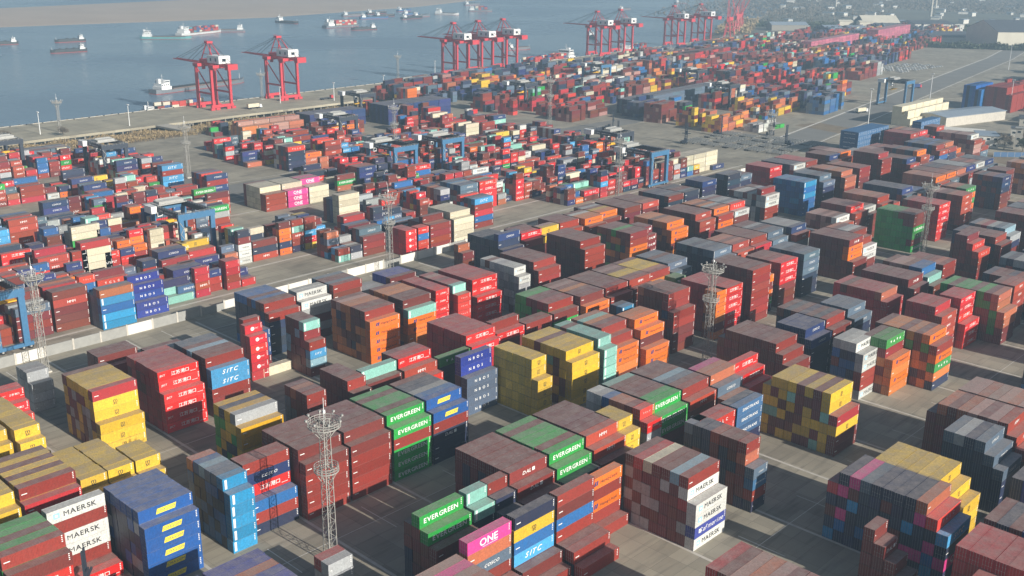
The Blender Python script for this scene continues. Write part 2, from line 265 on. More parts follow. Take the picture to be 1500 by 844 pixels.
# one bay per line: strip + bay number (a/b: a 6 m half bay), optional >n or <n to start n columns on or back,
# columns from the rear to the front, each its height and its paints from the top down; = paints that fill the rest; @ where it stands
BLOCKS = """
C-5 6g|6g|6m|6g|6r|5mR = mgr @ green topped stack at lower left
C-4 6wrwwrr|1r|1R = mr @ narrow off-white stack at lower left
C-3 6b|6b|6b|6b|6b|6b|5bbbbb = kkkkbs @ blue stack at lower left
C-2b 6e|6u|6L|6a|6a|6U|5UUUUU = ukk @ slim sky blue stack
C-1 >2 5w|6r|6rnRu|3u = kmr @ patchwork stack beside the dark red stack
C0 6m|6m|6m|6m|6m|6m|5mrrrr = m @ dark red stack behind the near mast
C1 6m|6m|6m|6m|6m|6m|5mrrrr = m @ dark red stack right of the near mast
C2 6g|6m|6g|6g|6m|6g|5grggg = mgk @ green fronted stack
C3 6m|6k|6k|6s|6u|6b|5brDkk = kmb @ navy stack right of the green stack
C5 <1 6BB|4AAAA = kk @ tall royal blue stack
C6a 6y|6y|6y|6y|6y|6yy|4yyyy = y @ small yellow stack
C6.9 6y|6y|6m|6y|6y|6y|6y|5yyyyy = yymOt @ broad yellow stack
C8a 6t|6m|6t|6t|6t|6t|6t|5ttttt = ttm @ mint stack beside the yellow stack
C8.6 6e|6t|6O|6m|6r|5roomo|4oo = OmO @ orange stack behind the mint stack
C9.6 >3 6O|6o|6o|5omo|3oo = Oom @ second orange stack
C10.1a 6k|6U|5UUUUU = ku @ slim blue stack
C11.2 7e|7m|7m|7m|7rrnrr|5rr = m @ brick stack with a navy band
C12.3b >5 6oo|6ooo = Om @ slim orange stack
C13.1 6z|6z|6z|6z|6z|6RR|6RRRRR = z @ bright red stack at the middle mast
C14.5 7m|7m|7m|7m|7m|7m|7rrrrrrr = m @ tall maroon stack at the middle mast
C15.5a 6O|6m|6P|6G|6Go|5omog = mOk @ slim mixed stack
C16.3 6m|6m|6r|6r|6RR|6RRR = m @ red stack in mid yard
C17.6 6a|6a|6k|6k|6aa|6aaa = k @ slate stack
C20 6m|6m|6m|6m|6m|6m|6doodd|3mm = m @
C21 6e|6m|6s|6w|6r|5rww|4ww = mw @
C24.6 6g|6g|6g|6G|6m|6mm|6mmgGm = g @
C26.6 6m|6z|6z|6z|6RR|6RRRR|6RRRRR = z @
C28.6 6m|6P|6m|6m|6e|6hhhh|6hhhhh = m @
C29.9 6m|6e|6e|6G|6GoGo = me @
C33 6m|6k|6m|6m|6n|6nn = km @
C34.4 6m|6m|6m|6m = m @
C38 6s|6s|6w|6w|6wwwww = s @
D-6 5m|5y|5y|5m|5y|5y|5y|4y = my @ far left striped stack
D-5 6m|6m|6y|6m|6y|6y|6y|5y = my @ yellow fronted stack at the left edge
D-4 6m|6y|6m|6y|6m|6y|6r|5z = my @ striped maroon and yellow stack
D-3a 5y|5y|5y|5y|5y|5y|5y|4y = y @ first of three low yellow stacks
D-3b 5y|5y|5y|5y|5y|5y|5y|4y = y @ second of three low yellow stacks
D-2a >3 5y|5y|5y|5y|4y|3y = y @ third of three low yellow stacks
D0 >3 6Y|6k|6Y|6s|5YY = kgYy @ grey and yellow stack
D1b >4 6m|6e|6m|6r = ma @ small brick stack
D2b >3 6m|6m|6m|6m|6r|5m = m @ small maroon stack
D3 >5 5m|6tm|5mr = m @ mint topped stack
D4 >4 6m|6z|6R|5h|4R = mr @ low red stack
D5 >6 4k|5G = k @ lone dark green box
D6 6z|6z|6z|6z|6z|6z|6R|5R = z @ crimson stack
D7 >5 6r|5R = m @ low brick row
D8 >5 5m|5r = m @ next low brick row
D9 6g|6g|6m|6m|6r|6r|5m = gm @ green and brick stack
D10 6m|6P|6m|6O|6m|6m|6m|5o = m @ maroon row with one orange box
D11 6m|6m|6m|6m|6m|6m|6r|5r = m @ long maroon row right of centre
D12 6m|6P|6m|6y|6y|6m|6h|5m = m @ maroon and yellow topped row
D12.9 6m|6y|6y|6y|6y|6e|6r|4m = mO @ yellow topped row at centre
D13.6a >7 5G|5G = g @
D14 6a|6a|6m|6a|6a|6a|5a = k @ slate blue stack before the mast
D16 6a|6a|6k|6a|6k|6a|6a|5a = k @
D17 >2 6e|6e|6m|6e|6h|5h = m @
D18 6m|6m|6m|6m|6m|6m|6r|5z = m @
D19 6m|6m|6s|6k|6m|6a|6a|5a = k @
E-4 5y|5y|5y|5y|5y|5y|5y|4y = y @ yellow stack beyond the left edge
E-3a <1 5y|5y|5y|5y|5y|5y|5y|5y|5y|4y|3y = y @ yellow stack at the left edge
E-3b <4 5R|5R|4R|3R = z @ red stack at the left edge
E-1.4 6m|6y|6y|6y|6y|6y|6zyy|3yyy = ymmyyms @ tall yellow stack at left
E0 6z|6z|6z|6z|6z|6z|6RR|4RRRR = zzzm @ big red stack at left
E1.1 6a|6a|6m|6L|6m|6m|6r|5llrr = m @ light blue fronted stack
E2.3b 6K|5KKKK = z @ slim red stack
E3a <2 6r|5r|5JJJ = km @ navy stack by the slim red stack
E3.1 >1 1c = c @ lone cream box
E3.9a >1 6m|6m|6m|6trrrr|4rl = mmL @ slim maroon stack
E5.4 6m|6P|6O|6O|6m|6m|6r|5ooooo = OOmOkm @ big orange stack
E6.6 6m|6O|6O|6O|6m|6m|6m|5too = OOm @ mint and orange stack
E7.7a 6z|6z|6z|6z|6z|6R|6RRRR = z @ red stack behind the orange stacks
E8.3a 6z|6P|6z|6m|6z|6z|6t|5TTTT = zz @ small mint cornered stack
E9 6z|6z|6z|6z|6z|6z|6RR|4RRRR = z @ big red stack at centre
E10.6a 6w|6m|6w|6s|6w|6w|6w|5w = wsmsw @ patchwork white stack
E11.4 6m|6m|6m|6m|6m|6m|6r|5rr = m @ broad maroon stack
E13.4 7m|7m|7m|7m|7m|7m|7r|6rrr = m @ dark maroon stack
E15.8 6m|6m|6m|6g|6m|6m|6rroOo = OmGmk @ brick and orange stack
E16.7a >3 6m|6d|6dd|5ddd = m @
E17.7 6O|6O|6O|6m|6O|6O|6o|5oo = Om @
E19.3 6m|6m|6m|6m|6m|6m|6h|5hh = m @
E20.4 6O|6O|6m|6O|6s|6m|6o|5ro = m @
E21.4 6s|6m|6s|6s|6a|6s|6T|5w = ms @
E23.4 6m|6w|6s|6m|6w|6m|7r|6wwrr = swkmks @
E24.4a 6m|6m|6s|6u|6u = ms @
E26.5 6u|6U|6u|6u|6U|6u|6UuUuu = uuUuun @
E28 6a|6a|6a|6k|6k|6a|5a = k @
E29.4 6e|6O|6e|6P|6O|6O|6e|5ee = m @
E30.6 6m|6e|6r|6m|6r|6r|6r|6rr = m @
E33 7m|7m|7m|7m|7m|7r|6rrr = m @
F-2b 4s|4s|4s|3s = s @ small silver stack
F0 >1 4m|4m|4m|3r = m @ low brick stack at left
F1.2 >2 3m|3s|2s = s @ low silver row by the wall
F2.2a >3 3w|3w|2s = s @ small off-white stack by the wall
F4 6u|6u|6u|6m|6u|6m|6r|5r = uk @ blue topped stack by the wall
F5.1 >4 6w|6w|5w = sm @ off-white stack by the wall
F6.1 >2 6a|6m|6m|6a|6r = km @ dark stack by the wall
F7.2 >3 4s|4s|4s = s @
F8 >3 5B|5B|5B|5m = km @
F9.5 >5 3G|3G = k @
F10.6b >3 6e|5m = m @
F12.2 6k|6k|6k|6k|6k|6k|7n|5k = k @
F13.4 >2 6m|6r|6r|6R|5r = m @
F14.2 >4 6P|6y|5y = ym @
F15.2 >1 6m|6m|6m|6m|6r|5r = m @
F16.2 >2 6m|6w|6O|6O|6o|5m = mO @
F17.2 6m|6s|6m|6y|6O|6o|5m = mO @
F18.3 6m|6m|6m|6m|6m|6m|6m = m @
F19.3 6m|6m|6m|6m|6m|6e|6h = m @
F20.8 6m|6k|6k|6k|6a|6k|6m = mk @
F21.8 6m|6k|6k|6m|6m|6a|6k = mk @
F22.9 >2 6k|7n|7n|7n|7n = k @
F24.6 >1 6m|6k|6k|7a|7a|7k = k @
F25.7 >1 6m|6k|6k|6m|6a = k @
F28 6z|6z|6z|6z|6z|6R = z @
B-3 5B|5B|5e|5B|5B|5B|5B = Bk @ royal blue stack at the bottom edge
B-1.2a >1 3z|3s = s @ low box beside the near mast
B0 >5 5m|6gmmmm|5gmmmm|4mm = mkk @ green stack at the bottom
B1a >6 6tk|5tk = kt @ small mint stack at the bottom
B1b >6 6rk|5k|4k = km @ brick and navy half stack
B2 6m|6m|6m|6m|6m|6m|6d|5dm|4m = mmk @ dark red stack at bottom centre
B3 6g|6m|6g|6g|6g|6m|6g|5g|4k = mmg @ green stack at bottom centre
B4 6m|6m|6m|6m|6m|6m|6h|5h|4m = m @ brick stack behind the green stack
B4.9a >4 6y|6y|6y|5y = y @ small yellow stack at centre
B5.1b 6w|6s|6u|6e|6e|6r|6T|5R = ms @ off-white topped row
B6 6t|6m|6m|6m|6m|6g|6g|5gg = gm @ green stack right of centre
B7 6m|6m|6m|6L|6a|6m|6r|5h = m @ brick stack right of centre
B8 >4 6p|6e|6e|5a|4e = m @ pink and terracotta stack
B8.9 >6 6R|5RR|4z = z @ red boxes right of centre
B10.6 <1 5m|6m|6m|6m|6m|6m|6m|6r|5r|4m = m @ long maroon stack
B11.9 >3 6n|6n|6n|6n|5n = k @ steel navy stack
B12.9 6m|6k|6m|6k|6m|6k|6r|5m = k @ brick and navy row
B14 >3 6a|6a|6a|6a|5a = k @ slate row
B15.8 6z|6m|6z|6z|6z|6z|6e|5z = z @ broad crimson stack
B17.4 6m|6m|6m|6m|6m|6m|6d|5mm = m @
B18.7 6m|6P|6P|6m|6u|6u|5t|4m = m @
B20.2 5r|5r|5m|5r|5e|5r = rm @
B22.3 >3 7m|7m|6T|5T = rm @
B23.6 6k|6m|6m|6m|6m|6m|6r|5mm = km @
B24.9 6a|6P|6z|6s|6a|6L|5s = km @
A-1 5P|5p|5P|5e|5r|4R = m @ faded pink stack at the bottom edge
A0 6pear|2r|2r|1r = mk @ pink fronted stack
A1 6kyulr|2m|1r = mk @ navy and yellow stack
A2 6rmur|2m|2r|1r = mk @ brick stack beside the orange stack
A3 <1 5ororr|1r = mO @ slim orange stack at the bottom
A4 6m|6z|6c|6m|6m|6L|6rw|4wwSw = mmmmssszm @ off-white fronted stack
A5.3b 6a|6k|6k|6r|6m|6m|6re|4aNr = kmk @ navy stack behind the off-white stack
A6 6z|6TT = rk @ red capitals stack
A7 6k|6NNN = kn @ steel blue stack
A8.9 <1 5y|6y|6y|6y|6m|6y|6m|6yy|4zymm = mmmyymyt @ broad yellow stack at right
A11.9 <1 6s|6w|6wk|5wwrrw = smku @ slim off-white stack
A12.6 >1 6m|6G|6Gr|4oOoO = mO @ slim green and orange stack
A13.6 6m|6O|6O|6m|6O|6m|6o|5roGO = OOmOmkG @ broad orange stack at right
A15.7 <1 6z|6z|6z|6zh|5hhh = z @ crimson stack behind the orange stack
A16.8 >1 6z|6z|6RRR|3RRR = z @ slim red stack at right
A17.8 <1 6g|6m|6g|6g|6m|6g|6m|6ee|4ee = mmgm @ green striped stack at right
A18.9 >4 6m|6hm|6hhhh = mm @
A20.3 5k|5m|5m|5k|5r|5m|5h = km @
A21.5 6a|6k|6s|6s|6m|6m|5h = zkm @
Z2 6z|6m|6P|6e|6P|6m|6r = m @ stack at the bottom edge
Z5a >5 5m|4d|3m|2m = m @ stepped boxes before the navy stack
Z6 <1 5z|6k|6p|6a|6k|6k|6k|6k|6e|5T|4l = kkkUkkmkkpu @ navy topped stack at right
Z6.9 >1 6y|6y|6y|6y|6y|6y|5yy|4yyy = y @ yellow stack at right
Z8.9 >3 6a|6s|6k|6a|5a|4a = kkk @ slate stack at right
Z10 <1 5m|6e|6m|6e|6P|6m|6P|6h|5h|4h = mmm @ faded terracotta stack
Z11 6P|6P|6e|6P|6P|6e|6P|5h = m @ pale pink stack at right
Z15 6G|6u|6G|6k|6m|6k|6r = kuk @ green and blue stack at the right edge
Z17 6r|6k|6m|6r|6m|6k|6h = kmr @
Y4.4 >1 3o|5z|5z|4R = zm @ orange box at lower right
Y5.1 6z|6z|6z|6z|6z|6z|6R|5R = z @ red stack at lower right
Y6.2 6m|6k|6m|6B|6k|6m|6k = kBkOk @ dark stack at lower right
Y7.9 <1 6k|6B|6k|6B|6m|6k|6k = kkBkOk @ violet stack at the right edge
Y9.2 6m|6k|6e|6B|6k|6m|6k = km @
Y11 6m|6k|6e|6B|6k|6m|6k = km @
C-6 6m|6g|6m|6g|6r|5m = mr @ stack beyond the left edge
B-4 5B|5k|5m|5B|5B = Bk @ stack below the frame
"""
auto = {'F': (29.2, 44), 'E': (35, 44), 'D': (20.1, 37), 'C': (35.6, 37), 'B': (26.2, 40), 'A': (22.7, 36), 'Z': (18.4, 34), 'Y': (12.4, 30), 'X': (8, 26)}

BOX = []     # every container: x0, y0, z0, length, paint letter, block index, column from the front, tier from the top, column height
BLK = []     # phrases
def put_block(strip, k, half, off, cols, fill, phrase, rr):
    L = 6.06 if half else 12.19
    y = Y0 + BAY * k + (6.45 if half == 'b' else 0)
    bi = len(BLK); BLK.append(phrase); nc = len(cols)
    for ci, c in enumerate(cols):
        h = int(c[0]); paints = c[1:]
        x0 = STRIP[strip] + PITCH * (ci + off)
        jx = rr.uniform(-0.04, 0.04)
        for t in range(h):                      # t = 0 is the top tier
            p = paints[t] if t < len(paints) else rr.choice(fill)
            if t > 0 and t >= len(paints) and p in 'zR' : p = 'z'
            BOX.append([x0 + jx, y + rr.uniform(-0.09, 0.09), (h - 1 - t) * TIER, L, p, bi, nc - 1 - ci, t, h])
for line in BLOCKS.strip().splitlines():
    head, phrase = line.split('@'); left, fill = head.split('=')
    tk = left.split(); m_ = re.match(r'([A-Z])(-?[\d.]+)([ab]?)', tk[0]); off = 0
    if tk[1][0] in '<>': off = int(tk[1][1:]) * (1 if tk[1][0] == '>' else -1)
    put_block(m_.group(1), float(m_.group(2)), m_.group(3), off, tk[-1].split('|'), fill.strip(), phrase.strip(), rnd)
STYLES = ['m', 'm', 'mr', 'mr', 'k', 'ka', 'e', 'mOP', 'z', 'mk', 'mP', 's', 'uk', 'mrh']
for s, (ka, kb) in auto.items():
    k = ka; rr = random.Random(ord(s))
    while k < kb:
        if rr.random() < 0.12: k += 1; continue
        st = rr.choice(STYLES); h = rr.choice([4, 5, 6, 6, 6, 6]); n = rr.choice([5, 6, 7, 7])
        cols = [f"{h}{rr.choice(st)}" for _ in range(n)] + [f"{h}{rr.choice('rhRoaewn')}{rr.choice('rhm')}", f"{h-1}{rr.choice('rmha')}"]
        put_block(s, k, '', 7 - n, cols, st, '', rr); k += 1.0
N_NEAR = len(BOX)

# ---- the crane served yard behind the wall: strips six boxes wide, low and mixed
MIDP = 'rrrrrrrRRRRKKTTzzzmmmmmmmmnnnnnkkkkaaccwssteouuyhhhgl'
def mid_bay(xf, y, rr, ncol, hm, pal, L=None, hmin=0):
    halves = [(0, 12.19)] if (rr.random() < 0.45) else [(0, 6.06), (6.5, 6.06)]
    if L: halves = [(0, L)]
    for dy, ln in halves:
        base = rr.uniform(0.35, 1.0) * hm
        p0 = rr.choice(pal)
        for c in range(ncol):
            h = int(round(max(hmin, min(5.3, base + rr.uniform(-1.3, 1.4)))))
            if rr.random() < 0.1: h = hmin
            pc = rr.choice(pal) if rr.random() < 0.6 else p0
            for t in range(h):
                p = pc if rr.random() < 0.62 else rr.choice(pal)
                BOX.append([xf - PITCH * (c + 1), y + dy, t * TIER, ln, p, -1, c, h - 1 - t, h])
def noise1(a, b, s=1.0): return math.sin(a * 0.013 * s + b * 0.031) + math.sin(a * 0.037 * s - b * 0.011 + 2) + math.sin(b * 0.05 + a * 0.007)
MIDX = [-345, -371, -398, -424, -451, -477, -515, -541, -568, -594, -621, -647]
for si, xf in enumerate(MIDX):
    rr = random.Random(100 + si); y = 96.0 + (si % 3) * 2
    while y < 545:
        skip = (284 < y + 6 < 306 and xf < -440) or (xf < -500 and xf > -515.5 and y < 0)
        if xf >= -404 and 262 < y + 6 < 312 and xf > -430 and xf < -390: skip = True      # the bare slab
        if xf == -424 and 254 < y < 332: skip = True
        if xf == -398 and 250 < y < 290: skip = True
        if -460 < xf < -430 and 262 < y < 320: skip = True                                   # the cream and pink block stands here
        if xf < -470 and 288 < y < 336: skip = True
        if xf < -600 and 288 < y < 372 - (xf + 660) * .2: skip = True
        if xf == -647 and (y < 292 or 380 < y < 500): skip = True
        if xf == -621 and 380 < y < 570: skip = True
        if xf == -345 and 146 < y + 6 < 178: skip = True
        if -400 < xf < -344 and 235 < y < 285 and rr.random() < 0.35: skip = True
        if -352 < xf < -320 and 296 < y < 322: skip = True
        if y > 505 - (xf + 345) * 0.1 and rr.random() < 0.4: skip = True
        if not skip and noise1(xf * 3, y) > -1.35:
            hm = (4.4 if xf > -590 else 3.6 if xf > -630 else 2.4) + 0.7 * noise1(xf, y * 1.7)
            mid_bay(xf, y, rr, 6, hm, MIDP)
        y += BAY + 0.2
def feature(x, y, cols, L=12.19):
    """a solid block: list of columns from the rear, heights and paints, front face at x"""
    for ci, c in enumerate(reversed(cols)):
        h = int(c[0])
        for t in range(h):
            p = c[1:][t] if t < len(c) - 1 else c[-1]
            BOX.append([x - PITCH * (ci + 1), y, (h - 1 - t) * TIER, L, p, -1, ci, t, h])
feature(-440.5, 283, ['4m', '4c', '4c', '4c', '4c', '4c', '3r', '3r'])
feature(-440.5, 296, ['4c', '4c', '4c', '4c', '4c', '3ppp', '3ppp'])
feature(-440.5, 309, ['4P', '4p', '4P', '4p', '3c', '3c', '3c'])
feature(-395, 293.5, ['4m', '4k', '4n', '5c', '5ccccc'])
feature(-326 - 6, 281, ['4z', '4z', '4RRRR', '4KKKK'], 6.06); feature(-326 - 6, 288, ['3z', '3K', '4T', '4RuTT'], 6.06)
feature(-326 - 6, 295, ['4m', '4m', '4m', '5m', '4e', '4rrrr'])
feature(-326 - 6, 309, ['5c', '5c', '5c', '5c', '5c', '5ccccc', '4cccc'])
feature(-379, 203, ['4e', '4m', '4yyyy', '4yyyy'], 2.6)
feature(-398, 170, ['3m', '3m', '5z', '5zcccc'])
feature(-424, 178, ['4c', '4c', '5ccggc'])
# stacks of brand-new boxes against the quay side
for j in range(4): feature(-622, 440 + j * 12.6, ['4k', '4n', '4k', '4n', '4k', '4n', '4n'])
for j in range(5): feature(-604, 497 + j * 12.6, ['5k', '5n', '5k', '5n', '5k', '5n', '5k', '5n', '5n'])
for j in range(4): feature(-624, 386 + j * 12.6, ['3O', '4e', '3O', '4P', '3O', '3' + 'OePe'[j]])
for j in range(9): feature(-648, 165 + j * 12.6, ['2a', '2k', '2s', '2r', '2' + 'akasrakma'[j], '2a'])
feature(-336, 148, ['4k', '4a', '5a', '5eUuU']); feature(-339, 162, ['4B', '5BBBBB', '4BBBB', '2B'])
feature(-346, 182, ['4m', '4n', '4nneR', '2N']); feature(-372, 190, ['4e', '4n', '4nBRm', '3r'])
for j in range(5): feature(-347, 478 + 12.6 * j, ['3c', '4c', '4c', '4c', '4cccc'])
for j in range(11): feature(-514 - 1.3 * j, 672 + j * 12.6, ['4k', '4a', '4k', '4k', '4a', '4a'])
for j in range(2): feature(-398, 672 + 7 * j, ['1w', '2w', '2s', '1w', '2w'], 6.06); feature(-398, 695 + 7 * j, ['2w', '1s', '1w', '1g'], 6.06)
for j in range(3): feature(-497, 470 + 13 * j, ['2R', '2p', '2T', '2R'])
N_MID = len(BOX)

# ---- the far yard, turned a few degrees with the river
FAR = []
FARP = 'rrrrRRKzmmmmmmnnkkkaaaccwssteeouyhhgP'
FARA = math.radians(8.0)
def far_xy(u, v): return -500 + u * math.cos(FARA) - v * math.sin(FARA), 600 + u * math.sin(FARA) + v * math.cos(FARA)
for si in range(15):
    rr = random.Random(300 + si); u = 118 - 27.5 * si; v = 10; run = 0
    while v < 1150:
        x, y = far_xy(u, v)
        xr = -405 if y < 815 else -405 - 0.42 * (y - 815) if y < 985 else -476 - 0.27 * (y - 985); xl = -748 - 0.085 * (y - 700)
        ok = xl < x < xr and not (y < 575) and not (x > -515 and y < 655 + (x + 515) * -.1)
        if -555 < x < -508 and 655 < y < 815: ok = False
        if ok and noise1(u * 2.1, v * 0.8) > -1.6:
            ln = rr.choice([12.19, 12.19, 6.06]); hm = 3.6 + 0.8 * noise1(v, u)
            if run <= 0: run = rr.randint(2, 6); pal = rr.choice([FARP, FARP, 'mmrre', 'nkka', 'rzmT', 'cwsm', 'mrk', 'yOem', 'akuN', 'mmmP'])
            run -= 1
            if (v // 13.3) % 16 == 7: v += 13.3; continue
            for c in range(6):
                h = max(0, min(5, int(round(hm + rr.uniform(-1.6, 1.4)))))
                p0 = rr.choice(pal)
                for t in range(h): FAR.append((u - PITCH * (c + 1), v, t * TIER, ln, p0 if rr.random() < 0.5 else rr.choice(pal)))
        v += 13.3 if rr.random() < 0.95 else 26
for j in range(14):          # walls of new pink boxes
    for c in range(5):
        for t in range(6): FAR.append((-75 - 2.5 * c, 640 + 12.8 * j, t * TIER, 12.19, 'q'))
for j in range(12):
    for c in range(6):
        for t in range(7): FAR.append((-62 - 2.5 * c, 860 + 12.8 * j, t * TIER, 12.19, 'q'))
for j in range(9):
    for c in range(7):
        for t in range(5): FAR.append((-135 - 2.5 * c, 420 + 12.8 * j, t * TIER, 12.19, 'z' if c < 2 else 'm'))

# ---- which 300 show largest?  A coarse picture of container numbers, drawn far to near.
FX, CXp, CYp, WID, HEI = 1541.9 / 1500 * 1024, 512.0, 288.0, 1024, 576
def project(P):
    P = np.asarray(P, float) - np.array([0, 0, CAM_H])
    z = P @ np.array(F_); return np.stack([CXp + FX * (P @ np.array(R_)) / z, CYp - FX * (P @ np.array(U_)) / z], -1), z
ids = np.full((HEI, WID), -1, np.int32)
arr = np.array([[b[0], b[1], b[2], b[3]] for b in BOX])
cen = arr[:, :3] + np.stack([np.full(len(arr), 1.2), arr[:, 3] / 2, np.full(len(arr), 1.4)], 1)
dist = np.linalg.norm(cen - np.array([0, 0, CAM_H]), axis=1)
xs = arr[:, 0]; ys = arr[:, 1]; zs = arr[:, 2]; Ls = arr[:, 3]
def corner(dx, dy, dz): return project(np.stack([xs + dx * 2.44, ys + dy * Ls, zs + dz * TIER], 1))[0]
cn = {(i, j, k): corner(i, j, k) for i in (0, 1) for j in (0, 1) for k in (0, 1)}
FACES3 = [((1, 0, 0), (1, 1, 0), (1, 1, 1), (1, 0, 1)), ((0, 0, 0), (1, 0, 0), (1, 0, 1), (0, 0, 1)), ((0, 0, 1), (1, 0, 1), (1, 1, 1), (0, 1, 1))]
yy, xx = np.mgrid[0:HEI, 0:WID]
for b in np.argsort(-dist):
    if dist[b] > 760: continue
    for fc in FACES3:
        pts = np.array([cn[c][b] for c in fc])
        x0, y0 = np.floor(pts.min(0)).astype(int); x1, y1 = np.ceil(pts.max(0)).astype(int)
        x0 = max(x0, 0); y0 = max(y0, 0); x1 = min(x1, WID - 1); y1 = min(y1, HEI - 1)
        if x1 < x0 or y1 < y0: continue
        X = xx[y0:y1 + 1, x0:x1 + 1]; Y = yy[y0:y1 + 1, x0:x1 + 1]; m1 = np.ones(X.shape, bool); m2 = m1.copy()
        for i in range(4):
            a, c = pts[i], pts[(i + 1) % 4]; cr = (c[0] - a[0]) * (Y - a[1]) - (c[1] - a[1]) * (X - a[0]); m1 &= cr >= 0; m2 &= cr <= 0
        ids[y0:y1 + 1, x0:x1 + 1][m1 | m2] = b
cnt = np.bincount(ids[ids >= 0], minlength=len(BOX))
order = [int(b) for b in np.argsort(-cnt) if BLK and BOX[b][5] >= 0 and BLK[BOX[b][5]]]
TOP = order[:300]; TOPSET = set(TOP)
print('containers', len(BOX), 'far', len(FAR), 'smallest of the 300:', cnt[TOP[-1]], 'largest other:', max(cnt[b] for b in range(len(BOX)) if b not in TOPSET),
      sorted({BLK[BOX[b][5]] or f'?{BOX[b][:2]}' for b in np.argsort(-cnt)[:330] if not BLK[BOX[b][5]] or BOX[b][5] < 0}))

# ------------------------------------------------------------------ container meshes (shared by all copies)
def body_mesh(L):
    b = MB(); H = TIER - 0.03; W = 1.22; y0, y1 = 0.0, L
    p = 0.14                                                    # corner posts and rails
    for x in (-W, W - p):
        for y in (y0, y1 - p): b.box(x, x + p, y, y + p, 0, H)
    for x in (-W, W - p): b.box(x + 0.01, x + p - 0.01, y0 + p, y1 - p, H - 0.11, H - 0.012); b.box(x + 0.01, x + p - 0.01, y0 + p, y1 - p, 0.012, 0.15)
    for y in (y0, y1 - p): b.box(-W + p, W - p, y + 0.01, y + p - 0.01, H - 0.12, H - 0.012); b.box(-W + p, W - p, y + 0.01, y + p - 0.01, 0.012, 0.16)
    # corrugated long sides
    n = int((L - 2 * p) / 0.29); st = (L - 2 * p) / n
    for sx in (-1, 1):
        vs = []; fs = []; xo, xi = sx * (W - 0.015), sx * (W - 0.055)
        for k in range(n):
            a = p + k * st
            for yy_, x in ((a, xo), (a + st * .38, xo), (a + st * .5, xi), (a + st * .88, xi)): vs += [(x, yy_, 0.15), (x, yy_, H - 0.11)]
        vs += [(xo, L - p, 0.15), (xo, L - p, H - 0.11)]
        m = len(vs) // 2
        for k in range(m - 1): fs.append((2 * k, 2 * k + 2, 2 * k + 3, 2 * k + 1) if sx > 0 else (2 * k + 1, 2 * k + 3, 2 * k + 2, 2 * k))
        b.add(vs, fs)
    # roof with shallow cross ribs
    vs = []; fs = []; n = int((L - 2 * p) / 0.42); st = (L - 2 * p) / n
    for k in range(n):
        a = p + k * st
        for yy_, z in ((a, H - 0.015), (a + st * .4, H - 0.015), (a + st * .5, H - 0.045), (a + st * .9, H - 0.045)): vs += [(-W + p, yy_, z), (W - p, yy_, z)]
    vs += [(-W + p, L - p, H - 0.015), (W - p, L - p, H - 0.015)]
    for k in range(len(vs) // 2 - 1): fs.append((2 * k, 2 * k + 1, 2 * k + 3, 2 * k + 2))
    b.add(vs, fs)
    b.box(-W + p, W - p, y1 - 0.08, y1 - 0.04, 0.15, H - 0.11); b.box(-W + p, W - p, p, y1 - p, 0.05, 0.12)
    for x in (-W, W - 0.18):                                     # corner castings
        for y in (-0.004, y1 - 0.176):
            for z in (-0.0, H - 0.12): b.box(x - 0.004, x + 0.184, y, y + 0.18, z, z + 0.124)
    return b
ME_BODY = {12.19: body_mesh(12.19).mesh('body', M_PAINT), 6.06: body_mesh(6.06).mesh('body', M_PAINT)}
d = MB(); H = TIER - 0.03
for j in range(4): d.box(-1.07 + j * 0.268, -1.07 + j * 0.268 + 0.23, 0.045, 0.075, 0.17, H - 0.13)
d.box(-1.07, -0.01, 0.06, 0.09, 0.17, H - 0.13)
ME_DOOR = d.mesh('door', M_PAINT)
d = MB()
for x in (-0.82, -0.30):
    d.bar((x, 0.015, 0.10), (x, 0.015, H - 0.08), 0.024, 5)
    for z in (0.16, 1.0, 1.9, H - 0.16): d.box(x - 0.07, x + 0.07, -0.005, 0.05, z - 0.035, z + 0.035)
    d.bar((x, -0.01, 1.05), (x + 0.32, -0.01, 1.0), 0.02, 4)
ME_BARS = d.mesh('locking_bar', M_STEEL)
_lm = {}
def letter_mesh(kind, L):
    if (kind, L) not in _lm:
        b = MB(); mats = []; 
        for col, vs, fs in lettering(kind, L):
            if col not in mats: mats.append(col)
            b.add([(1.226 + 0.006 * (kind in ('cma', 'maersk') and col in (NAVY, WHITE)), L / 2 + x, TIER / 2 + y) for x, y in vs], fs, mats.index(col))
        _lm[(kind, L)] = b.mesh('lettering', [letter_mat(c) for c in mats])
    return _lm[(kind, L)]
def jit(col, r): f = r.uniform(0.82, 1.16); g = r.uniform(-0.02, 0.02) * max(col); return tuple(max(0.004, min(0.9, c * f + g)) for c in col)

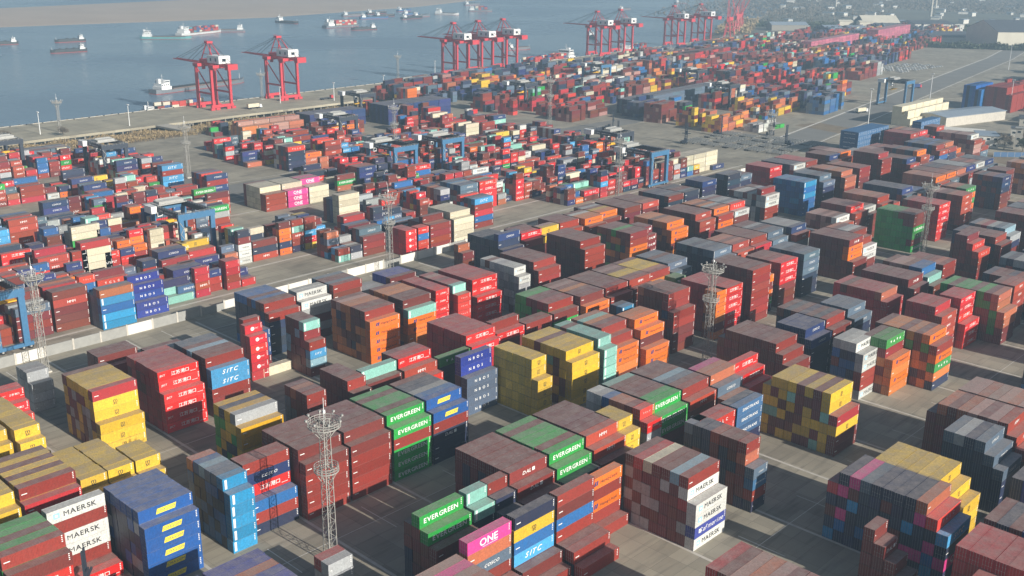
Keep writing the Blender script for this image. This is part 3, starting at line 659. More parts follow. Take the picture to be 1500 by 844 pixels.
ORD = ['front', 'second', 'third', 'fourth', 'fifth', 'sixth', 'seventh', 'eighth', 'ninth', 'tenth', 'eleventh']
def tier_words(t, h):
    if t == 0: return 'top tier'
    if t == h - 1: return 'ground tier'
    return ['', 'second', 'third', 'fourth', 'fifth', 'sixth'][t] + ' tier down'
seen_labels = {}
for b in TOP:
    x, y, z, L, p, bi, ci, t, h = BOX[b]
    col, words, kind, lw = TYPES[p]
    short = L < 8
    lab = f"{words} container, {lw}, {tier_words(t, h)}, {ORD[ci]} column, {BLK[bi]}"
    if len(lab.split()) > 16: lab = f"{words} container, {tier_words(t, h)}, {ORD[ci]} column, {BLK[bi]}"
    if len(lab.split()) > 16: lab = ' '.join(lab.split()[:16]); print('LONG', lab)
    if lab in seen_labels: print('DUP', lab, BOX[b], seen_labels[lab])
    seen_labels[lab] = BOX[b]
    root = empty('shipping_container', (x + 1.22, y, z), 0, lab, 'container', 'stacked shipping containers')
    rr = random.Random(b); c4 = (*jit(col, rr), 1)
    def child(name, me, mx=0, flip=False, par=root):
        o = bpy.data.objects.new(name, me); C.objects.link(o); o.parent = par; o.color = c4
        if flip: o.scale = (-1, 1, 1)
        return o
    child('body', ME_BODY[L])
    for fl in (False, True):
        dr = child('door', ME_DOOR, flip=fl); child('locking_bar', ME_BARS, par=dr)
    lt_ = child('lettering', letter_mesh(kind, L)); lt_.location = (0, rr.uniform(-0.16, 0.16), rr.uniform(-0.1, 0.1))

# ------------------------------------------------------------------ all the other containers, one mass
V = []; Fq = []; COL = []; UVs = []; MI = []; tri_loops = None
VV = []; QF = []; QC = []; QUV = []
def mass(name, boxes, angle, org, near_list, label, group):
    """boxes: x0,y0,z0,L,paint  ->  five faces each; near_list: (box, kind) that carry lettering"""
    A = np.array([[b[0], b[1], b[2], b[3]] for b in boxes]); n = len(A); rr = np.random.RandomState(5)
    cols = np.array([TYPES[b[4]][0] for b in boxes]) * rr.uniform(0.78, 1.18, (n, 1)); cols = np.clip(cols + rr.uniform(-0.01, 0.01, (n, 3)), 0.004, 0.9)
    x0, y0, z0, L = A.T; x1 = x0 + 2.44; y1 = y0 + L; z1 = z0 + TIER - 0.03
    P = np.stack([np.stack(c, 1) for c in ((x0, y0, z0), (x1, y0, z0), (x1, y1, z0), (x0, y1, z0), (x0, y0, z1), (x1, y0, z1), (x1, y1, z1), (x0, y1, z1))], 1)
    FI = np.array([(4, 5, 6, 7), (0, 1, 5, 4), (1, 2, 6, 5), (2, 3, 7, 6), (3, 0, 4, 7)])
    faces = (np.arange(n)[:, None, None] * 8 + FI[None]).reshape(-1, 4)
    verts = P.reshape(-1, 3)
    # corrugation coordinate runs along each face in metres
    uvf = np.zeros((n, 5, 4, 2))
    for k, (ax, idx) in enumerate(((1, FI[0]), (0, FI[1]), (1, FI[2]), (0, FI[3]), (1, FI[4]))):
        for c in range(4): uvf[:, k, c, 0] = P[:, idx[c], ax] - P[:, 0, ax]; uvf[:, k, c, 1] = P[:, idx[c], 2] - z0 if k else 1.4
    colf = np.repeat(cols, 5, 0)
    ev, ef, ec = [], [], []
    o = len(verts)
    for b, kind in near_list:
        X, Y, Z, Lb = b[0] + 2.446, b[1] + b[3] / 2 + rr.uniform(-.16, .16), b[2] + TIER / 2 + rr.uniform(-.12, .12), b[3]
        for col, vs, fs in lettering_cache(kind, Lb):
            base = o + len(ev); dxx = 0.006 * (kind in ('cma', 'maersk') and col in (NAVY, WHITE)); ev += [(X + dxx, Y + u, Z + v) for u, v in vs]
            for f in fs: ef.append([base + i for i in f]); ec.append(col)
    allv = np.concatenate([verts, np.array(ev).reshape(-1, 3)]) if ev else verts
    if angle or org != (0, 0):
        ca, sa = math.cos(angle), math.sin(angle); q = allv.copy(); allv[:, 0] = org[0] + q[:, 0] * ca - q[:, 1] * sa; allv[:, 1] = org[1] + q[:, 0] * sa + q[:, 1] * ca
    me = bpy.data.meshes.new(name)
    loops = list(faces.reshape(-1)); starts = list(range(0, len(faces) * 4, 4)); tot = len(loops)
    fl = [f for f in ef]; nf = len(faces) + len(fl)
    extra = []; es = []
    for f in fl: es.append(tot + len(extra)); extra += f
    loops = np.concatenate([faces.reshape(-1), np.array(extra, int)]) if extra else faces.reshape(-1)
    starts = np.array(starts + es)
    me.vertices.add(len(allv)); me.vertices.foreach_set('co', allv.astype(np.float32).ravel())
    me.loops.add(len(loops)); me.loops.foreach_set('vertex_index', loops.astype(np.int32))
    me.polygons.add(nf); me.polygons.foreach_set('loop_start', starts.astype(np.int32))
    me.polygons.foreach_set('material_index', np.concatenate([np.zeros(len(faces), np.int32), np.ones(len(fl), np.int32)]))
    ca_ = me.attributes.new('Col', 'FLOAT_COLOR', 'FACE')
    cc = np.ones((nf, 4), np.float32); cc[:len(faces), :3] = colf
    if fl: cc[len(faces):, :3] = np.array(ec)
    ca_.data.foreach_set('color', cc.ravel())
    uvl = me.uv_layers.new(name='UVMap'); uu = np.zeros((len(loops), 2), np.float32); uu[:len(faces) * 4] = uvf.reshape(-1, 2); uvl.data.foreach_set('uv', uu.ravel())
    sf = me.attributes.new('sharp_face', 'BOOLEAN', 'FACE'); sf.data.foreach_set('value', np.ones(nf, bool))
    me.materials.append(M_STUFF); me.materials.append(M_MARKS)
    me.update(calc_edges=True); me.validate()
    ob = bpy.data.objects.new(name, me); C.objects.link(ob)
    tag(ob, label, 'containers', group, 'stuff'); return ob
_lc = {}
def lettering_cache(kind, L):
    if (kind, L) not in _lc: _lc[(kind, L)] = lettering(kind, L)
    return _lc[(kind, L)]
def bars(rr, L):
    """far away: a row of stencilled letters no larger than a few pixels"""
    n = rr.randint(4, 7); s = rr.uniform(0.5, 0.85); x = -n * s / 2 + rr.uniform(-0.5, 0.8); o = []
    for j in range(n):
        o += [quad_geo(x, x + s * 0.22, -0.45, 0.45), quad_geo(x + s * 0.22, x + s * 0.7, 0.2, 0.42) if j % 2 else quad_geo(x + s * 0.22, x + s * 0.7, -0.42, -0.2)]; x += s
    return [(WHITE, v, f) for v, f in o]
occ = {}
for b in BOX: occ[(round(b[0], 0), round(b[1] / 2), round(b[2], 1))] = 1
rest = []; near = []
rr = random.Random(3)
for i, b in enumerate(BOX):
    if i in TOPSET: continue
    rest.append(b)
    kind = TYPES[b[4]][2]
    if i < N_NEAR:
        if cnt[i] >= 5: near.append((b, kind))
    elif cnt[i] >= 4:
        k = rr.random()
        kk = ('far%d' % rr.randint(0, 11)) if (kind in ('smallw', 'port', 'disc', 'spaced', 'hapag') or k < 0.35) and cnt[i] < 60 else kind
        if kk and kk.startswith('far'):
            if (kk, b[3]) not in _lc: _lc[(kk, b[3])] = bars(rr, b[3])
        near.append((b, kk))
seen_rest = [b for b in rest]
mass('stacked_containers', seen_rest, 0, (0, 0), near, 'hundreds of mixed containers stacked all over the wider yard', 'stacked shipping containers')
mass('distant_containers', FAR, FARA, (-500, 600), [], 'small mixed containers in the far yard beyond the grey apron', 'stacked shipping containers')

# ================================================================== the setting
def struct(name, mb, mats): return tag(mb.build(name, mats), kind='structure')
def concrete_mat(name, ca, cb, joint=(5.2, 6.525), jcol=(0.11, 0.10, 0.085)):
    m, n, l, b = new_mat(name); g = N(n, 'ShaderNodeNewGeometry')
    a = N(n, 'ShaderNodeTexNoise'); a.inputs['Scale'].default_value = 0.035; a.inputs['Detail'].default_value = 8; a.inputs['Roughness'].default_value = 0.62; l.new(g.outputs['Position'], a.inputs['Vector'])
    a2 = N(n, 'ShaderNodeMapRange'); a2.inputs[1].default_value = 0.35; a2.inputs[2].default_value = 0.68; l.new(a.outputs['Fac'], a2.inputs[0])
    mp = N(n, 'ShaderNodeMapping'); mp.inputs['Scale'].default_value = (0.55, 0.06, 1); l.new(g.outputs['Position'], mp.inputs['Vector'])
    c = N(n, 'ShaderNodeTexNoise'); c.inputs['Scale'].default_value = 1; c.inputs['Detail'].default_value = 5; l.new(mp.outputs[0], c.inputs['Vector'])
    c2 = N(n, 'ShaderNodeMapRange'); c2.inputs[1].default_value = 0.52; c2.inputs[2].default_value = 0.75; c2.inputs[4].default_value = 0.6; l.new(c.outputs['Fac'], c2.inputs[0])
    mx = N(n, 'ShaderNodeMix', data_type='RGBA'); l.new(a2.outputs[0], mx.inputs[0]); mx.inputs[6].default_value = (*ca, 1); mx.inputs[7].default_value = (*cb, 1)
    my = N(n, 'ShaderNodeMix', data_type='RGBA'); l.new(c2.outputs[0], my.inputs[0]); l.new(mx.outputs[2], my.inputs[6]); my.inputs[7].default_value = (0.10, 0.092, 0.078, 1)
    sx = N(n, 'ShaderNodeSeparateXYZ'); l.new(g.outputs['Position'], sx.inputs[0]); ms = []
    for ax, w_ in (('X', joint[0]), ('Y', joint[1])):
        d1 = N(n, 'ShaderNodeMath', operation='DIVIDE'); l.new(sx.outputs[ax], d1.inputs[0]); d1.inputs[1].default_value = w_
        fr = N(n, 'ShaderNodeMath', operation='FRACT'); l.new(d1.outputs[0], fr.inputs[0])
        lt = N(n, 'ShaderNodeMath', operation='LESS_THAN'); l.new(fr.outputs[0], lt.inputs[0]); lt.inputs[1].default_value = 0.09 / w_; ms.append(lt)
        pn = N(n, 'ShaderNodeMath', operation='FLOOR'); l.new(d1.outputs[0], pn.inputs[0]); ms.append(pn)
    mj = N(n, 'ShaderNodeMath', operation='MAXIMUM'); l.new(ms[0].outputs[0], mj.inputs[0]); l.new(ms[2].outputs[0], mj.inputs[1])
    mj2 = N(n, 'ShaderNodeMath', operation='MULTIPLY'); l.new(mj.outputs[0], mj2.inputs[0]); mj2.inputs[1].default_value = 0.6
    cv = N(n, 'ShaderNodeCombineXYZ'); l.new(ms[1].outputs[0], cv.inputs[0]); l.new(ms[3].outputs[0], cv.inputs[1])
    wn = N(n, 'ShaderNodeTexWhiteNoise', noise_dimensions='2D'); l.new(cv.outputs[0], wn.inputs['Vector'])
    pv = N(n, 'ShaderNodeMapRange'); pv.inputs[3].default_value = 0.86; pv.inputs[4].default_value = 1.12; l.new(wn.outputs['Value'], pv.inputs[0])
    vm = N(n, 'ShaderNodeVectorMath', operation='SCALE'); l.new(my.outputs[2], vm.inputs[0]); l.new(pv.outputs[0], vm.inputs['Scale'])
    mz = N(n, 'ShaderNodeMix', data_type='RGBA'); l.new(mj2.outputs[0], mz.inputs[0]); l.new(vm.outputs[0], mz.inputs[6]); mz.inputs[7].default_value = (*jcol, 1)
    l.new(mz.outputs[2], b.inputs['Base Color']); b.inputs['Roughness'].default_value = 0.85
    return m
M_CONC = concrete_mat('yard_concrete', (0.36, 0.325, 0.25), (0.235, 0.21, 0.165))
M_PALE = flat_mat('pale_concrete', (0.50, 0.47, 0.41), 0.85, 0, 0.15, 0.6)
M_ROAD = flat_mat('road_asphalt', (0.20, 0.195, 0.18), 0.9, 0, 0.12, 0.05)
M_LINE = flat_mat('road_marking', (0.62, 0.60, 0.55), 0.8, 0, 0.15, 0.8)
M_MUD = flat_mat('bank_mud', (0.21, 0.165, 0.11), 0.95, 0, 0.25, 0.12)
M_SAND = flat_mat('sandbank', (0.46, 0.36, 0.275), 0.95, 0, 0.1, 0.01)
M_FIELD = flat_mat('fields', (0.13, 0.13, 0.10), 0.95, 0, 0.3, 0.012)

LAND = [(-664, -900), (-664, 420), (-664, 580), (-690, 690), (-768, 850), (-800, 1100), (-838, 1271), (-905, 1411), (-1060, 1730), (-1500, 2700), (-3400, 6500), (9000, 6500), (9000, -900)]
g = MB(); g.add([(x, y, 0) for x, y in LAND], [tuple(reversed(range(len(LAND))))]); struct('ground', g, M_CONC)
# water
m, n, l, b = new_mat('river_water'); b.inputs['Base Color'].default_value = (0.16, 0.235, 0.30, 1); b.inputs['Roughness'].default_value = 0.22; b.inputs['IOR'].default_value = 1.33
tc = N(n, 'ShaderNodeNewGeometry'); mp = N(n, 'ShaderNodeMapping'); mp.inputs['Scale'].default_value = (0.05, 0.16, 0.1); l.new(tc.outputs['Position'], mp.inputs[0])
no = N(n, 'ShaderNodeTexNoise'); no.inputs['Scale'].default_value = 1; no.inputs['Detail'].default_value = 7; no.inputs['Roughness'].default_value = 0.6; l.new(mp.outputs[0], no.inputs[0])
bp = N(n, 'ShaderNodeBump'); bp.inputs['Strength'].default_value = 0.7; bp.inputs['Distance'].default_value = 1.2; l.new(no.outputs['Fac'], bp.inputs['Height']); l.new(bp.outputs[0], b.inputs['Normal'])
no2 = N(n, 'ShaderNodeTexNoise'); no2.inputs['Scale'].default_value = 0.0035; no2.inputs['Detail'].default_value = 5; l.new(tc.outputs['Position'], no2.inputs[0])
mr = N(n, 'ShaderNodeMapRange'); mr.inputs[1].default_value = 0.4; mr.inputs[2].default_value = 0.65; mr.inputs[3].default_value = 0.14; mr.inputs[4].default_value = 0.36; l.new(no2.outputs['Fac'], mr.inputs[0]); l.new(mr.outputs[0], b.inputs['Roughness'])
M_WATER = m
g = MB(); g.add([(-9000, -1500, -7), (-600, -1500, -7), (-600, 6500, -7), (-9000, 6500, -7)], [(0, 1, 2, 3)]); struct('river', g, M_WATER)
# far sandbank
SB = [(-1835, -900), (-1830, 700), (-1770, 1170), (-1880, 1630), (-2080, 2100), (-2500, 2700), (-2900, 2900), (-2450, 1500), (-2330, 880), (-2300, -900)]
g = MB(); g.add([(x, y, -6.2) for x, y in SB], [tuple(range(len(SB)))])
for i in range(len(SB)):
    a, c = SB[i], SB[(i + 1) % len(SB)]; g.add([(a[0], a[1], -6.2), (c[0], c[1], -6.2), (c[0] + (12 if c[0] > -2200 else -12), c[1], -7.3), (a[0] + (12 if a[0] > -2200 else -12), a[1], -7.3)], [(0, 3, 2, 1)])
struct('sandbank', g, M_SAND)
# bank between the yard and the quay
INNER = [(-716, -900), (-716, 266), (-722, 600), (-762, 745), (-784, 850), (-818, 1271), (-890, 1411), (-1060, 1730)]
OUTER = [(-748, -900), (-782, 287), (-801, 653), (-833, 923), (-875, 1339), (-905, 1411)]
def bw(y): return 1.0 if y < 640 else 0.6
g = MB(); L2 = LAND[:9]; nb = len(L2)
vs = [(x, y, 0) for x, y in L2] + [(x - 12 * bw(y), y, -0.7) for x, y in L2] + [(x - 42 * bw(y), y, -3.2) for x, y in L2] + [(x - 74 * bw(y), y, -7.6) for x, y in L2]
fs = [(r * nb + i, r * nb + i + 1, (r + 1) * nb + i + 1, (r + 1) * nb + i) for r in range(3) for i in range(nb - 1)]
g.add(vs, [f[::-1] for f in fs]); struct('river_bank', g, M_MUD)
# fields, roads and the access road at the right
g = MB(); g.add([(-905, 1430, 0.02), (-500, 1500, 0.02), (9000, 1500, 0.02), (9000, 6400, 0.02), (-3300, 6400, 0.02), (-1490, 2700, 0.02), (-1050, 1730, 0.02)], [(0, 1, 2, 3, 4, 5, 6)]); struct('fields', g, M_FIELD)
def ribbon(pts, w0, z=0.004):
    """a flat strip of constant width along a polyline"""
    L_, R2 = [], []
    for i, p in enumerate(pts):
        a = pts[max(0, i - 1)]; c = pts[min(len(pts) - 1, i + 1)]; dx, dy = c[0] - a[0], c[1] - a[1]; q = math.hypot(dx, dy); nx, ny = -dy / q * w0 / 2, dx / q * w0 / 2
        L_.append((p[0] + nx, p[1] + ny, z)); R2.append((p[0] - nx, p[1] - ny, z))
    m_ = MB(); n_ = len(pts); m_.add(L_ + R2, [(i, n_ + i, n_ + i + 1, i + 1) for i in range(n_ - 1)]); return m_
RP = [(-370, 640), (-392, 770), (-440, 1040), (-497, 1374), (-560, 1660)]
struct('access_road', ribbon([(x + 12, y) for x, y in RP], 26, 0.008), M_ROAD)
g = MB()
for off, wd in ((-3, 1.6), (27, 1.0)):
    q = ribbon([(x + off, y) for x, y in RP], wd, 0.016); g.add(q.v, q.f)
q = ribbon([(-512, 100), (-512, 560)], 0.4, 0.012); g.add(q.v, q.f); q = ribbon([(-481, 100), (-481, 560)], 0.4, 0.012); g.add(q.v, q.f)
struct('road_marking', g, M_LINE)
struct('yard_road', ribbon([(-496.5, 90), (-496.5, 640), (-520, 800), (-560, 1100)], 22, 0.008), M_ROAD)
struct('cross_road', ribbon([(-690, 296), (-440, 296)], 13, 0.004), M_ROAD)
struct('dirt_strip', ribbon([(-395, 735), (-200, 690), (300, 620)], 26, 0.012), M_MUD)
# pale ground beams between the bays, and thin bay lines
g = MB(); t = MB()
for k in range(-8, 46):
    y = Y0 + BAY * k - 0.42
    if k % 2 == 0: g.add([(-322, y - 0.38, 0.006), (60, y - 0.38, 0.006), (60, y + 0.38, 0.006), (-322, y + 0.38, 0.006)], [(0, 1, 2, 3)])
    for xa, xb in ((-179, -166), (-136, -133), (-108, -96), (-243, -232), (-322, -300), (-57, -24)):
        if k % 2: t.add([(xa, y - 0.1, 0.006), (xb, y - 0.1, 0.006), (xb, y + 0.1, 0.006), (xa, y + 0.1, 0.006)], [(0, 1, 2, 3)])
for x in (-171.5, -102.5, -238, -311, -40):
    t.add([(x - 0.08, -100, 0.01), (x + 0.08, -100, 0.01), (x + 0.08, 700, 0.01), (x - 0.08, 700, 0.01)], [(0, 1, 2, 3)])
struct('ground_beams', g, M_PALE); struct('painted_lines', t, M_LINE)
# rail slabs for the yard cranes
g = MB()
for xr in (-341, -364, -392, -415, -446.5, -469.5): q = ribbon([(xr, 95), (xr, 560)], 1.4, 0.004); g.add(q.v, q.f)
struct('crane_runway', g, M_PALE)

# ------------------------------------------------------------------ quay
M_DECK = concrete_mat('quay_deck', (0.42, 0.38, 0.28), (0.31, 0.28, 0.21), (9, 11))
M_PILE = flat_mat('pile_concrete', (0.30, 0.28, 0.24), 0.9, 0, 0.15)
M_BLACK = flat_mat('black_rubber', (0.02, 0.02, 0.02), 0.7)
OU = OUTER; IN = INNER[:6] + [(-905 + 12, 1411)]
def interp(pl, y):
    for a, c in zip(pl, pl[1:]):
        if a[1] <= y <= c[1]: return a[0] + (c[0] - a[0]) * (y - a[1]) / (c[1] - a[1])
    return pl[-1][0] if y > pl[-1][1] else pl[0][0]
quay = empty('quay', (0, 0, 0), 0, 'long concrete quay on piles along the river, carrying the red cranes', 'quay')
dk = MB(); ys_ = [-300, 0, 266, 400, 500, 600, 653, 745, 850, 923, 1100, 1271, 1339, 1405]
poly = [(interp(OU, y), y) for y in ys_] + [(interp(IN, y), y) for y in reversed(ys_)]
dk.add([(x, y, 0.3) for x, y in poly], [tuple(reversed(range(len(poly))))])
for i in range(len(poly)):
    a, c = poly[i], poly[(i + 1) % len(poly)]; dk.add([(a[0], a[1], 0.3), (c[0], c[1], 0.3), (c[0], c[1], -1.4), (a[0], a[1], -1.4)], [(0, 1, 2, 3)])
dk.build('deck', M_DECK, quay)
pl = MB()
y = 60
while y < 1400:
    for pos in (interp(IN, y) - 1.2, interp(OU, y) + 1.5): pl.bar((pos, y, -9), (pos, y, -1.4), 0.55, 6)
    y += 7
tag(pl.build('pile', M_PILE, quay), kind='stuff')
fd = MB(); y = 60
while y < 1400:
    x = interp(OU, y); fd.box(x - 0.9, x - 0.02, y, y + 1.6, -3.2, 0.9); fd.box(x + 1.2, x + 1.8, y + 5, y + 5.6, 0.3, 1.0); y += 12
tag(fd.build('fender', M_BLACK, quay), kind='stuff')
kb = MB()
for a, c in zip(ys_, ys_[1:]):
    xa, xc = interp(OU, a), interp(OU, c); kb.add([(xa + 0.1, a, 0.31), (xa + 0.7, a, 0.31), (xc + 0.7, c, 0.31), (xc + 0.1, c, 0.31), (xa + 0.1, a, 0.62), (xa + 0.7, a, 0.62), (xc + 0.7, c, 0.62), (xc + 0.1, c, 0.62)], [(4, 5, 6, 7), (0, 4, 7, 3), (1, 2, 6, 5)])
kb.build('kerb', M_PALE, quay)
# approach bridges from yard to quay
M_CONCP = flat_mat('bridge_concrete', (0.42, 0.39, 0.33), 0.9, 0, 0.1, 0.3)
for (y, lab) in ((372, 'narrow concrete bridge from the yard to the quay beside the first red crane'), (742, 'concrete approach bridge to the quay below the group of three cranes')):
    q = MB(); xa, xb = interp(INNER, y), interp(LAND[:9], y) + 6
    q.add([(xa, y, 0.30), (xb, y + 6, 0.05), (xb, y + 16, 0.05), (xa, y + 10, 0.30), (xa, y, -1), (xb, y + 6, -1), (xb, y + 16, -1), (xa, y + 10, -1)], [(0, 1, 2, 3), (0, 4, 5, 1), (2, 6, 7, 3)])
    tag(q.build('approach_bridge', M_CONCP), lab, 'bridge', 'bridges to the quay')

# ------------------------------------------------------------------ wall between the two yards
M_WHITEW = flat_mat('white_render', (0.66, 0.64, 0.58), 0.85, 0, 0.06, 0.5)
M_GREYW = flat_mat('grey_render_and_shade', (0.30, 0.30, 0.28), 0.9, 0, 0.12, 0.5)
wall = empty('boundary_wall', (-326, 96, 0), 0, 'long whitewashed wall between the tall stacks and the crane yard', 'wall')
y = 0.0; i = 0
while y < 470:
    wd = 9.0 if i % 7 else 9.0
    q = MB(); q.box(-0.15, 0.15, y, y + wd - 0.06, 0, 3.5 if i % 9 else 2.8); q.build('wall_panel', M_GREYW if i % 7 in (1, 4) or i < 11 and i % 2 else M_WHITEW, wall)  # grey panels carry the wall's shaded stretches in their colour
    q = MB(); q.box(-0.28, 0.28, y + wd - 0.35, y + wd + 0.25, 0, 3.8); q.build('pier', M_PALE, wall)
    y += wd + 0.32; i += 1

# ================================================================== machines and furniture
M_RTG = flat_mat('crane_blue', (0.05, 0.16, 0.30), 0.5, 0, 0.1)
M_RTGD = flat_mat('crane_dark', (0.03, 0.04, 0.06), 0.6, 0, 0.1)
M_WHT = flat_mat('white_enamel', (0.72, 0.73, 0.72), 0.45, 0, 0.04)
M_RED = flat_mat('crane_red', (0.55, 0.045, 0.06), 0.5, 0, 0.1)
M_GLASS = flat_mat('dark_glass', (0.02, 0.03, 0.04), 0.1)
M_TYRE = flat_mat('tyre', (0.02, 0.02, 0.02), 0.85)
M_YEL = flat_mat('machine_yellow', (0.70, 0.40, 0.02), 0.5)
M_MAST = flat_mat('mast_grey', (0.37, 0.36, 0.33), 0.6, 0.1, 0.08)

# ---- rubber tyred gantry cranes in the yard
def rtg(x, y, span, wb, h, mat, dark, trolley, label):
    """right hand rail at x, near leg at y"""
    r = empty('gantry_crane', (x, y, 0), 0, label, 'yard crane', 'blue yard gantry cranes')
    for sx in (0, -span):
        for sy in (0, wb):
            q = MB(); q.box(sx - 0.75, sx + 0.75, sy - 1.0, sy + 1.0, 1.9, h - 1.2)
            q.build('leg', mat, r)
        q = MB(); q.box(sx - 0.45, sx + 0.45, -2.2, wb + 2.2, 1.1, 2.3); q.build('sill_beam', mat, r)
        q = MB(); q.box(sx - 0.7, sx + 0.7, -1.3, wb + 1.3, h - 1.7, h + 0.9)
        q.build('end_beam', mat, r)
        q = MB()
        for z in (h + 1.1, h + 1.6): q.bar((sx + 0.7, -1, z), (sx + 0.7, wb + 1, z), 0.05)
        for k in range(8): q.bar((sx + 0.7, -1 + (wb + 2) * k / 7, h + 0.5), (sx + 0.7, -1 + (wb + 2) * k / 7, h + 1.6), 0.05)
        q.build('railing', M_STEEL, r)
        for sy in (-1.2, 1.2, wb - 1.2, wb + 1.2):
            q = MB(); q.bar((sx - 0.35, sy, 0.8), (sx + 0.35, sy, 0.8), 0.8, 14); wh = q.build('wheel', M_TYRE, r)
            q = MB(); q.bar((sx - 0.38, sy, 0.8), (sx + 0.38, sy, 0.8), 0.35, 8); q.build('hub', M_STEEL, wh)
    for sy in (0.2, wb - 0.2):
        q = MB(); q.box(-span + 0.7, -0.7, sy - 0.75, sy + 0.75, h - 1.2, h + 1.1)
        gd = q.build('girder', dark, r)
        q = MB()
        for z in (h + 1.5, h + 2.0): q.bar((-span, sy - 0.8, z), (0, sy - 0.8, z), 0.05)
        for k in range(12): q.bar((-span * k / 11, sy - 0.8, h + 0.9), (-span * k / 11, sy - 0.8, h + 2.0), 0.05)
        q.build('walkway_rail', M_STEEL, gd)
    q = MB(); q.box(-span + 3.2, -3.2, -0.42, -0.38, h - 0.7, h + 0.5)
    vs, fs = text_geo('ZPMC   JIANGSU PORT', 1.0, bold=0.06)
    sb = MB(); sb.box(-span + 6.5, -3, -0.66, -0.56, h - 0.75, h + 0.6); board = sb.build('name_board', dark, r)
    tx = MB(); tx.add([(-span / 2 + 1.5 + a, -0.67, h - 0.1 + c) for a, c in vs], fs); tx.build('name_lettering', letter_mat(WHITE), board)
    tx_ = -span * trolley
    q = MB(); q.box(tx_ - 3.2, tx_ + 3.2, 0.3, wb - 0.3, h + 1.0, h + 1.5)
    for k in range(5): q.box(tx_ - 2.6 + k * 1.1, tx_ - 2.0 + k * 1.1, 1.5, wb - 1.5, h + 1.5, h + 2.6)
    q.bar((tx_ - 2, 2, h + 2.6), (tx_ - 2, wb - 2, h + 2.6), 0.5, 8); q.build('trolley', M_STEEL, r)
    q = MB(); q.box(-span - 0.5, -span + 5.6, -3.4, -0.75, h - 1.5, h + 1.5); q.build('machine_room', M_WHT, r)
    q = MB(); q.box(tx_ - 1.1, tx_ + 1.1, 1.0, 3.2, h - 4.0, h - 1.4); cb = q.build('cab', M_WHT, r)
    q = MB(); q.box(tx_ + 1.08, tx_ + 1.13, 1.2, 3.0, h - 3.6, h - 2.2); q.build('cab_window', M_GLASS, cb)
    q = MB(); sz = h - 7.5
    q.box(tx_ - 1.2, tx_ + 1.2, 0.6, 12.6, sz, sz + 0.45); q.box(tx_ - 0.9, tx_ + 0.9, 4.5, 8.5, sz + 0.45, sz + 1.2); sp = q.build('spreader', M_YEL, r)
    q = MB()
    for a, c in ((-1, 4.6), (1, 4.6), (-1, 8.4), (1, 8.4)): q.bar((tx_ + a * 0.8, c, sz + 1.0), (tx_ + a * 0.8, c, h + 0.8), 0.06)
    q.build('hoist_rope', M_BLACK, sp)
    q = MB(); z = 2.3; s_ = 1
    while z < h - 3: q.bar((0.9, -0.6 * s_, z), (0.9, 0.9 * s_, z + 2.4), 0.14); z += 2.4; s_ = -s_
    q.build('stair', M_STEEL, r)
    return r
RT = [(-392.5, 210.5, 23.5, 14.5, 19.0, M_RTG, M_RTGD, 0.95, 'blue gantry crane with white machine room over the stacks at left'),
      (-337, 113.5, 24, 9, 20, M_RTG, M_RTGD, 0.6, 'blue gantry crane cut off by the left edge beside the white wall'),
      (-446, 371, 23.5, 15, 19.5, M_RTG, M_RTGD, 0.9, 'nearer of the two blue gantry cranes in the middle of the yard'),
      (-447, 408, 23.5, 15, 19.5, M_RTG, M_RTGD, 0.55, 'farther of the two blue gantry cranes in the middle of the yard'),
      (-341, 466, 23.5, 14, 19, M_RTG, M_RTGD, 0.9, 'blue gantry crane above the wall, right of the cream boxes'),
      (-392, 500, 23.5, 14, 19, M_RTGD, M_RTGD, 0.4, 'dark gantry crane just before the open grey apron'),
      (-568, 262, 23.5, 13, 18, M_RTGD, M_RTGD, 0.5, 'dark gantry crane with yellow spreader by the quay side road'),
      (-621, 225, 23.5, 13, 18, M_RTGD, M_RTGD, 0.3, 'dark gantry crane at the far left stacks under the quay'),
      (-560, 420, 23.5, 13, 18, M_RTGD, M_RTGD, 0.5, 'dark gantry crane left of the pair of blue cranes'),
      (-640, 500, 23.5, 13, 18, M_RTGD, M_RTGD, 0.4, 'dark gantry crane in front of the navy stack row'),
      (-600, 640, 23.5, 13, 18, M_RTGD, M_RTGD, 0.4, 'dark gantry crane behind the yellow machine parts'),
      (-650, 800, 23.5, 13, 18, M_RTG, M_RTGD, 0.5, 'distant gantry crane below the white ship bridge'),
      (-560, 830, 23.5, 13, 18, M_RTGD, M_RTGD, 0.5, 'distant dark gantry crane beside the long navy row'),
      (-480, 760, 23.5, 13, 18, M_RTGD, M_RTGD, 0.5, 'dark gantry crane at the corner of the far yard'),
      (-381, 874, 23.5, 14, 21, M_RTG, M_RTGD, 0.6, 'lone gantry crane standing on the open apron at right')]
for a in RT: rtg(*a)

